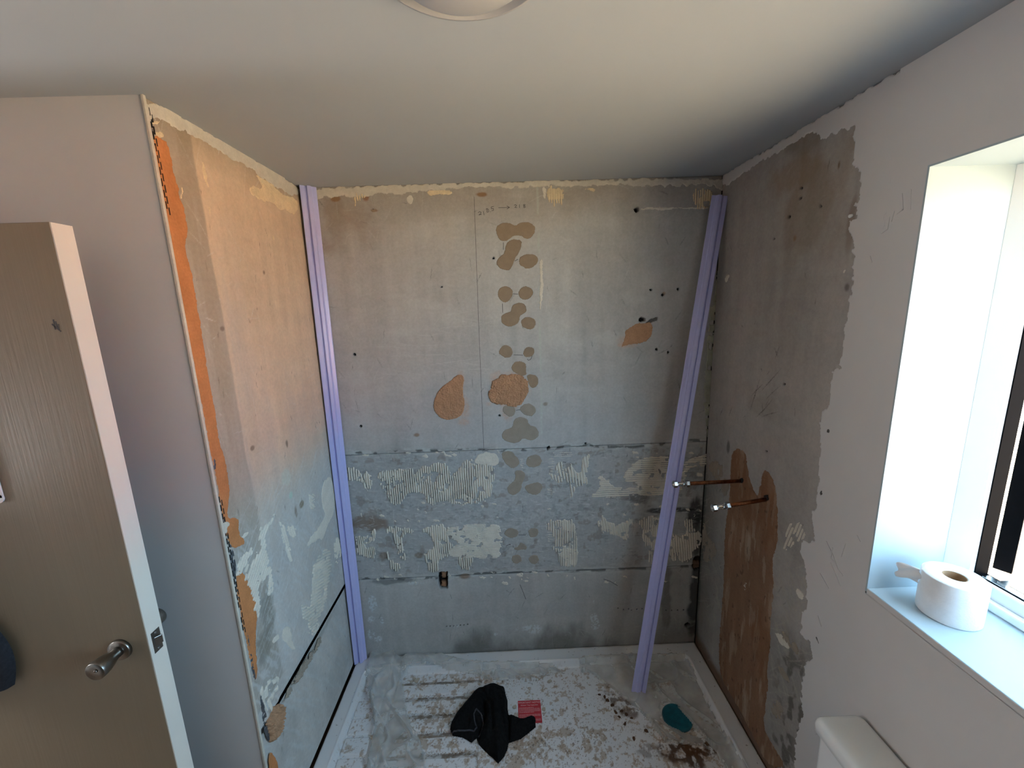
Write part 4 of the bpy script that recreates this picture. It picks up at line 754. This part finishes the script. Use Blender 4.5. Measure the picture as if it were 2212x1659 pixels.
# red notice label with its lettering, waste cover
zl = .0222+.0006
lab = boxo('notice_label', (.002, .1015, 1.400, 1.5005, .0218, zl), M['red'], tray); lab['label'] = 'red square paper label with white print'
def text(body, size, x, y, parent, name='lettering'):
    c = bpy.data.curves.new(name, 'FONT'); c.body = body; c.size = size; c.align_x = 'CENTER'; c.extrude = .0002
    o_ = bpy.data.objects.new('t', c); COLL.objects.link(o_); bpy.context.view_layer.update()
    me = bpy.data.meshes.new_from_object(o_.evaluated_get(bpy.context.evaluated_depsgraph_get())); bpy.data.objects.remove(o_)
    k = link(name, me, M['white'], parent); k.location = (x, y, zl+.0003); return k
text('IMPORTANT NOTICE', .0108, .0518, 1.487, lab); text('Shower Tray Inspection', .0078, .0518, 1.4765, lab)
bm = bmesh.new(); r_ = random.Random(3)
for k in range(12):
    y = 1.468-k*.0052; x = .006
    if k in (5, 9): continue
    end = .097 if k % 4 else .07
    while x < end:
        L_ = r_.uniform(.002, .009); box(bm, x, min(x+L_, end), y-.0007, y+.0007, zl-.0002, zl+.0003); x += L_+.0014
o = bmo('small_print', bm, M['white'], lab); o['kind'] = 'stuff'
wc = lathe('waste_cover', (.668, 1.392, .0215), (0, 0, 1), [(.060, 0), (.060, .006), (.056, .009), (.052, .0085), (.0001, .0105)], M['teal'], tray, 56); wc['label'] = 'round teal waste cover half under the film'
# clear protective film, peeled back to the edges
def padh(AA): return .0064*(((AA > -.55) & (AA < -.163)) | ((AA > -.717) & (AA < -.599)))
def sheet(name, poly, hf, step=.004, seed=1, edge=.004):
    p = ab('tray', poly); lo = p.min(0); hi = p.max(0); A = np.arange(lo[0], hi[0]+step, step); B = np.arange(lo[1], hi[1]+step, step)
    AA, BB = np.meshgrid(A, B, indexing='ij'); ca, cb = AA[:-1, :-1]+step/2, BB[:-1, :-1]+step/2
    m = inside(p, ca+(fbm(ca*30, cb*30, seed, 2)-.5)*edge*2, cb+(fbm(ca*30, cb*30, seed+1, 2)-.5)*edge*2)
    dx = np.maximum(-.728-AA, AA-.838); dy = BB-1.676; sd = np.maximum(dx, dy); tz = (ZR-.022+.002)*sst(-.022, 0, sd)
    w_ = np.abs(fbm(AA*5, BB*5, seed+2, 2)-.5)*2; w2 = np.abs(fbm((AA+BB)*9, (BB-AA)*3, seed+4, 2)-.5)*2
    Hh = np.maximum(tz, tz*.6+.004)+.003 + hf*(1-np.clip(w_*5, 0, 1))**1.5*.8+hf*(1-np.clip(w2*6, 0, 1))**1.5*.7+hf*.35*fbm(AA*4, BB*4, seed+6, 2)
    Hh = Hh+padh(AA); me = gridmesh(name, 'tray', A, B, Hh, m, M['film'], None, None, skirt=-(np.maximum(tz, 0)+padh(AA)+.002))
    return me
def c_sheet(name, poly, **k): return sheet(name, poly, **k)
f1 = c_sheet('plastic_film', K3([(625,120),(640,230),(700,245),(850,290),(980,320),(900,400),(850,470),(880,600),(895,740),(930,860),(990,930),(1030,1070),(1060,1120),(1050,1260),(540,1260),(560,1100),(610,900),(605,760),(560,600),(530,420),(560,330),(600,240)]), hf=.022, seed=11)
tag(f1, 'crumpled clear film along the left of the shower tray', 'plastic film')
f2 = c_sheet('plastic_film', K3([(780,300),(940,270),(1200,265),(1340,310),(1500,330),(1900,330),(2200,330),(2290,390),(2100,415),(1900,430),(1700,455),(1600,440),(1420,395),(1200,370),(1000,350),(860,380)]), hf=.010, seed=21)
tag(f2, 'narrow clear film strip along the back of the shower tray', 'plastic film')
f3 = c_sheet('plastic_film', K4([(510,290),(700,265),(990,255),(1420,250),(1470,330),(1560,540),(1700,820),(1850,1060),(1960,1260),(1800,1260),(1690,1060),(1560,900),(1490,815),(1380,690),(1275,615),(1215,640),(1205,700),(1240,800),(1400,880),(1560,940),(1640,1040),(1560,1000),(1250,960),(1180,880),(1080,740),(980,650),(900,590),(800,510),(700,440),(620,375),(530,370)]), hf=.014, seed=31)
tag(f3, 'clear film draped over the right of the tray and waste', 'plastic film')
f4 = c_sheet('plastic_film', K4([(1330,640),(1420,690),(1520,800),(1610,930),(1700,1010),(1650,1010),(1560,910),(1490,835),(1400,740)]), hf=.012, seed=41)
tag(f4, 'folded clear film edge lying over the teal waste cover', 'plastic film')
# loose chips (one by one) and fine grit (uncountable)
def chip_mesh(sd):
    r = random.Random(sd); bm = bmesh.new(); n = 7
    t = [bm.verts.new(((.6+.5*r.random())*math.cos(2*math.pi*k/n), (.5+.5*r.random())*math.sin(2*math.pi*k/n), .35+.1*r.random())) for k in range(n)]
    b = [bm.verts.new((v.co.x*1.1, v.co.y*1.1, 0)) for v in t]; bm.faces.new(t); bm.faces.new(b[::-1])
    for k in range(n): bm.faces.new((t[k], b[k], b[(k+1) % n], t[(k+1) % n]))
    bmesh.ops.recalc_face_normals(bm, faces=bm.faces); me = bpy.data.meshes.new('plaster_chip'); bm.to_mesh(me); bm.free(); return me
cm = [chip_mesh(i) for i in range(5)]; cs = [chip_mesh(i+9) for i in range(4)]
for m_ in cm: m_.materials.append(M['chip'])
for m_ in cs: m_.materials.append(M['soil'])
heap = [(960,430,.010),(995,440,.013),(980,455,.012),(935,460,.008),(1020,460,.008)]
loose = [(1130,462,.007,'small pale chip right of the heap behind the grip pads'),(1258,746,.009,'pale rectangular chip in the groove left of the black garment'),(860,495,.009,'pale chip at the left end of the rear grip pad'),
         (1850,680,.012,'buff plaster flake touching the left edge of the red label'),(2108,700,.013,'round buff plaster flake on the right edge of the red label'),(2160,450,.010,'buff plaster flake on the tray behind the red label')]
def put(name, me, u, v, sz, k, lab_, cat, grp=None, flat=.6):
    p = up(u, v, 2, .026); o = bpy.data.objects.new(name, me); COLL.objects.link(o); o.location = (p[0], p[1], .0285 if (-.545 < p[0] < -.168 and p[1] < 1.6) else .0231)
    o.scale = (sz, sz*.8, sz*flat); o.rotation_euler = (0, 0, k*1.3); tag(o, lab_, cat, grp)
for k, (x, y, sz) in enumerate(heap): u, v = K3([(x, y)])[0]; put('plaster_chip', cm[k % 5], u, v, sz, k, 'pale plaster chip in the small heap behind the rear grip pad', 'plaster chip', 'heap of chips behind the grip pads')
for k, (x, y, sz, lb) in enumerate(loose): u, v = K3([(x, y)])[0]; put('plaster_chip', cm[k % 5], u, v, sz, k, lb, 'plaster chip', None, .3)
for k, (x, y, sz) in enumerate([(690,550,.008),(735,570,.009),(760,600,.010),(800,640,.011),(830,700,.010),(880,690,.009),(920,720,.009),(860,740,.008),(910,800,.009)]):
    u, v = K4([(x, y)])[0]; put('debris_crumb', cs[k % 4], u, v, sz, k, 'brown crumb in the scatter left of the leaning trim foot', 'crumb', 'brown crumbs left of the leaning trim')
for k, (x, y, sz, lb) in enumerate([(965,750,.007,'dark crumb between the crumb scatter and the teal waste cover'),(985,925,.009,'long brown flake on clean tray in front of the crumb scatter'),(1090,860,.010,'brown crumb at the film edge left of the teal waste cover'),(1145,770,.010,'brown lump under the film beside the teal waste cover'),(1110,610,.006,'brown crumb just right of the leaning trim foot')]):
    u, v = K4([(x, y)])[0]; put('debris_crumb', cs[k % 4], u, v, sz, k, lb, 'crumb')
bm = bmesh.new(); r_ = np.random.default_rng(12)
spots = [(1330, 1520, 50, 40), (1120, 1600, 170, 60), (950, 1590, 90, 70), (1250, 1590, 120, 70), (1480, 1610, 70, 40), (1590, 1600, 20, 50), (1050, 1473, 220, 5), (960, 1510, 90, 5), (960, 1545, 90, 5), (970, 1585, 90, 5), (980, 1630, 90, 5)]
for _ in range(1500):
    u0, v0, ru, rv = spots[r_.integers(len(spots))]; u, v = r_.normal(u0, ru*.6), r_.normal(v0, rv*.6)
    if v > 1690 or v < 1450: continue
    p = up(u, v, 2, .023)
    if not (-.7 < p[0] < .82 and 1.15 < p[1] < 1.65): continue
    sz = r_.uniform(.0008, .0026); z = .0255 if -.55 < p[0] < -.16 else .0222; q = [bm.verts.new((p[0]+sz*math.cos(t)*r_.uniform(.6, 1.3), p[1]+sz*math.sin(t)*r_.uniform(.6, 1.3), z)) for t in (0, 2.1, 4.2)]; tp = bm.verts.new((p[0], p[1], z+sz*.9))
    for k in range(3): bm.faces.new((q[k], q[(k+1) % 3], tp))
    bm.faces.new(q[::-1])
o = bmo('plaster_grit', bm, M['grit']); o['kind'] = 'stuff'; tag(o, 'fine brown plaster grit scattered over the shower tray', 'grit')

# ------------------------------------------------------------------ black cloth lying on the tray
def cloth():
    zc = .045; step = .0019
    tr_ = lambda pts: np.array([up(u, v, 2, zc)[:2] for u, v in K3(pts)])
    outline = tr_([(1575,482),(1755,480),(1785,600),(1792,715),(1840,735),(1900,772),(2000,750),(2035,765),(2035,825),(1980,870),(1900,930),(1800,965),(1780,1020),(1760,1080),(1705,1145),(1620,1070),(1530,980),(1512,935),(1470,975),(1390,930),(1300,912),(1278,860),(1290,790),(1350,690),(1430,600),(1480,540),(1540,510)])
    lo = outline.min(0)-.01; hi = outline.max(0)+.01
    A = np.arange(lo[0], hi[0], step); B = np.arange(lo[1], hi[1], step); AA, BB = np.meshgrid(A, B, indexing='ij')
    m = inside(outline, AA[:-1, :-1]+step/2+(fbm(AA[:-1, :-1]*40, BB[:-1, :-1]*40, 401, 2)-.5)*.006, BB[:-1, :-1]+step/2)
    # distance to the outline
    def segd(pts, closed=False):
        d = np.full(AA.shape, 9.); n = len(pts)
        for i in range(n if closed else n-1):
            p, q = pts[i], pts[(i+1) % n]; v = q-p; t = np.clip(((AA-p[0])*v[0]+(BB-p[1])*v[1])/(v@v+1e-12), 0, 1)
            d = np.minimum(d, np.hypot(AA-p[0]-t*v[0], BB-p[1]-t*v[1]))
        return d
    de = segd(outline, True)
    Hh = .030*(1-np.exp(-de/.016))+.004
    for pts, hgt, wd in (([(1660, 490), (1690, 700), (1720, 1000), (1705, 1120)], .022, .030), ([(1540, 560), (1420, 720), (1340, 850)], .020, .028), ([(1600, 560), (1500, 730), (1470, 860)], .012, .012), ([(1830, 800), (1930, 830), (2020, 790)], .014, .022), ([(1760, 560), (1770, 750)], .010, .012), ([(1620, 700), (1610, 950)], .008, .010)):
        Hh += hgt*np.exp(-(segd(tr_(pts))/wd)**2)
    for pts, dep, wd in (([(1575, 640), (1600, 760), (1545, 880), (1515, 940)], .026, .009), ([(1790, 720), (1800, 830), (1790, 960)], .022, .007), ([(1490, 760), (1500, 830), (1530, 860)], .012, .008), ([(1560, 560), (1640, 690), (1660, 900)], .010, .007), ([(1380, 760), (1450, 830)], .005, .01), ([(1700, 560), (1735, 760), (1770, 930)], .008, .006)):
        Hh -= dep*np.exp(-(segd(tr_(pts))/wd)**2)
    Hh += .004*(fbm(AA*45, BB*45, 402, 3)-.5)*2
    Hh = np.maximum(Hh, .004+padh(AA))
    o_ = gridmesh('black_cloth', 'tray', A, B, Hh, m, M['black'], None, None, skirt=-(padh(AA)+.0008))
    def hem(pts, r, lift):
        P = [up(u, v, 2, zc) for u, v in K3(pts)]; bm_ = bmesh.new(); prev = None
        PP = []
        for i in range(len(P)-1):
            for t in np.linspace(0, 1, 6, endpoint=False): PP.append(P[i]*(1-t)+P[i+1]*t)
        PP.append(P[-1])
        for i, p in enumerate(PP):
            ia = int(np.clip(round((p[0]-A[0])/step), 0, len(A)-1)); ib = int(np.clip(round((p[1]-B[0])/step), 0, len(B)-1))
            z = .022+Hh[ia, ib]+lift; d = PP[min(i+1, len(PP)-1)]-PP[max(i-1, 0)]; d = d/np.linalg.norm(d); nrm = np.array([-d[1], d[0], 0])
            ring = [bm_.verts.new((p[0]+nrm[0]*r*math.cos(t), p[1]+nrm[1]*r*math.cos(t), z+r*math.sin(t)*1.2)) for t in np.linspace(0, 2*math.pi, 9)[:-1]]
            if prev:
                for k in range(8): bm_.faces.new((prev[k], prev[(k+1) % 8], ring[(k+1) % 8], ring[k]))
            else: bm_.faces.new(ring)
            prev = ring
        bm_.faces.new(prev[::-1]); return bmo('hem', bm_, M['blackhem'], o_, smooth=True)
    hem([(1296, 902), (1400, 900), (1490, 905), (1515, 870), (1495, 820), (1490, 770), (1515, 735), (1550, 760), (1572, 810), (1555, 870), (1530, 930)], .0030, .0015)
    return o_
tag(cloth(), 'crumpled black fabric garment lying on the shower tray', 'garment')

# ------------------------------------------------------------------ lilac-filmed panel trims
PROF = [(0, 0), (0, .0045), (.003, .0055), (.017, .0060), (.0185, .0015), (.0225, .0015), (.0245, .0125), (.0265, .0135), (.0365, .0135), (.0385, .0125), (.041, .008), (.046, .0055), (.058, .005), (.0605, .0035), (.0605, 0)]
def trim(name, base, top, wdir, flip, label):
    base = np.array(base); top = np.array(top); ax = (top-base)/np.linalg.norm(top-base)
    w_ = np.array(wdir, float); w_ -= ax*(w_@ax); w_ /= np.linalg.norm(w_); n = np.cross(w_, ax)
    if n[1] > 0: n = -n
    V = []; Q = []; pr = [((.0605-x) if flip else x, y) for x, y in PROF]; m = len(pr)
    for e in (base, top):
        for x, y in pr: V.append(e+w_*(x-.03)+n*(y-.004))
    bm = bmesh.new(); vs = [bm.verts.new(v) for v in V]
    for k in range(m): bm.faces.new((vs[k], vs[(k+1) % m], vs[m+(k+1) % m], vs[m+k]))
    bm.faces.new(vs[:m][::-1]); bm.faces.new(vs[m:])
    return tag(bmo(name, bm, M['lilac']), label, 'trim profile')
tl0 = (up(770, 1432, 2, ZR+.003)+up(795, 1420, 2, ZR+.003))/2; tl1 = (up(647, 402, 1, 1.722)+up(673, 405, 1, 1.722))/2
trim('trim_profile', (-.762, 1.714, ZR+.003), (-.749, 1.724, 2.2335), (.80, .55, 0), False, 'upright lilac plastic trim length in the left back corner')
trim('trim_profile', (.5415, 1.505, .0275), (.881, 1.708, 2.150), (.97, -.18, 0), True, 'leaning lilac plastic trim length propped into the right back corner')

# ------------------------------------------------------------------ copper pipes with isolating valves
def pipe(y, z, xend, dz, dy, label):
    p0 = np.array([XR+.02, y, z]); p1 = np.array([xend, y+dy, z+dz]); ax = (p1-p0); L_ = np.linalg.norm(ax); ax /= L_
    e = empty('copper_pipe', (XR, y, z)); tag(e, label, 'pipe')
    bpar(lathe('tube', p0, ax, [(.0075, 0), (.0075, L_-.03)], M['copper'], None, 24), e)
    b = p0+ax*(L_-.062)
    v = bpar(lathe('valve_body', b, ax, [(.0085, .0), (.0085, .016), (.0105, .018), (.0105, .030), (.0085, .032), (.0085, .05), (.009, .062), (.0065, .062), (.006, .045)], M['chrome'], None, 20, cap=False), e)
    bpar(lathe('compression_nut', b, ax, [(.0125, .000), (.0135, .002), (.0135, .012), (.012, .014)], M['chrome'], None, 6, hexa=True), e)
    n2 = lathe('compression_nut', b+ax*.047, ax, [(.0118, .0), (.0135, .002), (.0135, .013), (.0125, .016), (.0085, .016), (.0075, .004)], M['chrome'], None, 6, hexa=True, cap=False); bpar(n2, e)
    bpar(lathe('tube_end', b+ax*.046, ax, [(.0076, 0), (.0076, .0155), (.0066, .0158), (.0062, .004), (.0001, .004)], M['copper'], None, 20), e)
    bpar(lathe('valve_screw', b+ax*.025+np.array([0, -.004, .006]), (0, -.35, 1), [(.0055, 0), (.0055, .006), (.004, .0068), (.0035, .0055)], M['chrome'], None, 16), e)
    return e
pipe(1.466, 1.043, .640, -.003, .0, 'upper copper pipe stub ending in a chrome isolating valve')
pipe(1.312, 1.045, .716, -.028, .0, 'lower copper pipe stub nearer the window with a chrome isolating valve')
for p in (KR([(262, 290), (278, 288), (280, 312), (268, 318), (260, 308)]), KR([(372, 370), (395, 362), (404, 395), (390, 400), (376, 385)])):
    patch('pipe_hole', 'right', p, M['dark'], wr, h=.0042, edge=.003, esc=120)

# ------------------------------------------------------------------ toilet roll, toilet
rc_ = (1.012, .806, WZ0)
tr2 = empty('toilet_roll', rc_); tag(tr2, 'white toilet roll standing on the window sill', 'toilet roll')
bm = bmesh.new(); lathe_bm(bm, rc_, (0, 0, 1), [(.0205, .0005), (.0535, .0005), (.0552, .003), (.0555, .05), (.0552, .097), (.0535, .0995), (.022, .0995), (.0205, .098), (.0205, .0005)], 72, cap=False)
bpar(bmo('paper', bm, M['tissue']), tr2)
bpar(lathe('cardboard_core', rc_, (0, 0, 1), [(.0203, .001), (.0203, .098), (.0190, .098), (.0190, .001)], M['card'], None, 48, cap=False), tr2)
V = []; Q = []; n1, n2 = 16, 10
for k in range(n1):
    t = k/(n1-1); a0 = math.radians(118)+t*.15
    tx, ty = math.cos(math.radians(118)), math.sin(math.radians(118))
    for j in range(n2):
        z = rc_[2]+.060+(j/(n2-1))*.036+.006*math.sin(t*3)-t*.006
        rr = .0562+.012*t*t
        ax_, ay_ = rc_[0]+rr*math.cos(math.radians(150-40*t))-.046*t, rc_[1]+rr*math.sin(math.radians(150-40*t))+.004*math.sin(t*6+j)
        V.append((ax_, min(ay_, .894), z))
for k in range(n1-1):
    for j in range(n2-1): q = k*n2+j; Q.append((q, q+n2, q+n2+1, q+1))
o = quads('loose_sheet', V, Q, M['tissue']); bpar(o, tr2)
sm_ = o.modifiers.new('thick', 'SOLIDIFY'); sm_.thickness = .0006
to = empty('toilet', (.80, .62, ZF)); tag(to, 'white close-coupled toilet with slim cistern under the window', 'toilet')
def rbox(name, b, m_, bev, parent, seg=5):
    o_ = boxo(name, b, m_, None, bevel=bev, seg=seg); o_.data.polygons.foreach_set('use_smooth', [True]*len(o_.data.polygons)); bpar(o_, parent); return o_
def lid_shape():
    bm_ = bmesh.new(); x0, x1, y0, y1 = .772, XR-.004, .50, .866; z0, z1 = .630, .664; r = .022; out = []
    for cx, cy, a in ((x1-r, y1-r, 0), (x0+r, y1-r, 90), (x0+r, y0+r, 180), (x1-r, y0+r, 270)):
        for k in range(7): t = math.radians(a+k*15); out.append((cx, cy, math.cos(t), math.sin(t)))
    prof = [(.004, z0), (0, z0+.003), (0, z1-.014), (.003, z1-.006), (.008, z1-.0015), (.016, z1)]
    rings = [[bm_.verts.new((cx+c*(r-i), cy+s_*(r-i), z)) for cx, cy, c, s_ in out] for i, z in prof]; n = len(out)
    for i in range(len(rings)-1):
        for k in range(n): bm_.faces.new((rings[i][k], rings[i][(k+1) % n], rings[i+1][(k+1) % n], rings[i+1][k]))
    bm_.faces.new(rings[0][::-1]); bm_.faces.new(rings[-1]); return bm_
ld = bmo('cistern_lid', lid_shape(), M['porcelain'], None, smooth=True); bpar(ld, to)
rbox('cistern', (.784, XR-.006, .512, .854, .32, .6305), M['porcelain'], .016, to)
bpar(lathe('flush_button', (.842, .683, .664), (0, 0, 1), [(.026, 0), (.026, .003), (.022, .0045), (.020, .0045), (.0001, .0045)], M['chrome'], None, 32), to)
def oval(cx, cy, a, b, z, n=36): return [(cx+a*math.cos(2*math.pi*k/n), cy+b*math.sin(2*math.pi*k/n), z) for k in range(n)]
def loft(name, rings, m_, parent):
    bm_ = bmesh.new(); R = [[bm_.verts.new(p) for p in rg] for rg in rings]; n = len(R[0])
    for i in range(len(R)-1):
        for k in range(n): bm_.faces.new((R[i][k], R[i][(k+1) % n], R[i+1][(k+1) % n], R[i+1][k]))
    bm_.faces.new(R[0][::-1]); bm_.faces.new(R[-1]); o_ = bmo(name, bm_, m_, None, smooth=True); bpar(o_, parent)
loft('pan', [oval(.66, .683, .20, .10, ZF), oval(.66, .683, .18, .09, ZF+.1), oval(.63, .683, .20, .12, ZF+.25), oval(.61, .683, .24, .175, ZF+.36), oval(.61, .683, .245, .18, ZF+.40), oval(.61, .683, .20, .135, ZF+.40), oval(.61, .683, .14, .09, ZF+.28), oval(.62, .683, .06, .04, ZF+.2)], M['porcelain'], to)
loft('seat_lid', [oval(.60, .683, .235, .178, ZF+.405), oval(.60, .683, .24, .182, ZF+.412), oval(.60, .683, .24, .182, ZF+.428), oval(.60, .683, .22, .165, ZF+.436)], M['plastic'], to)
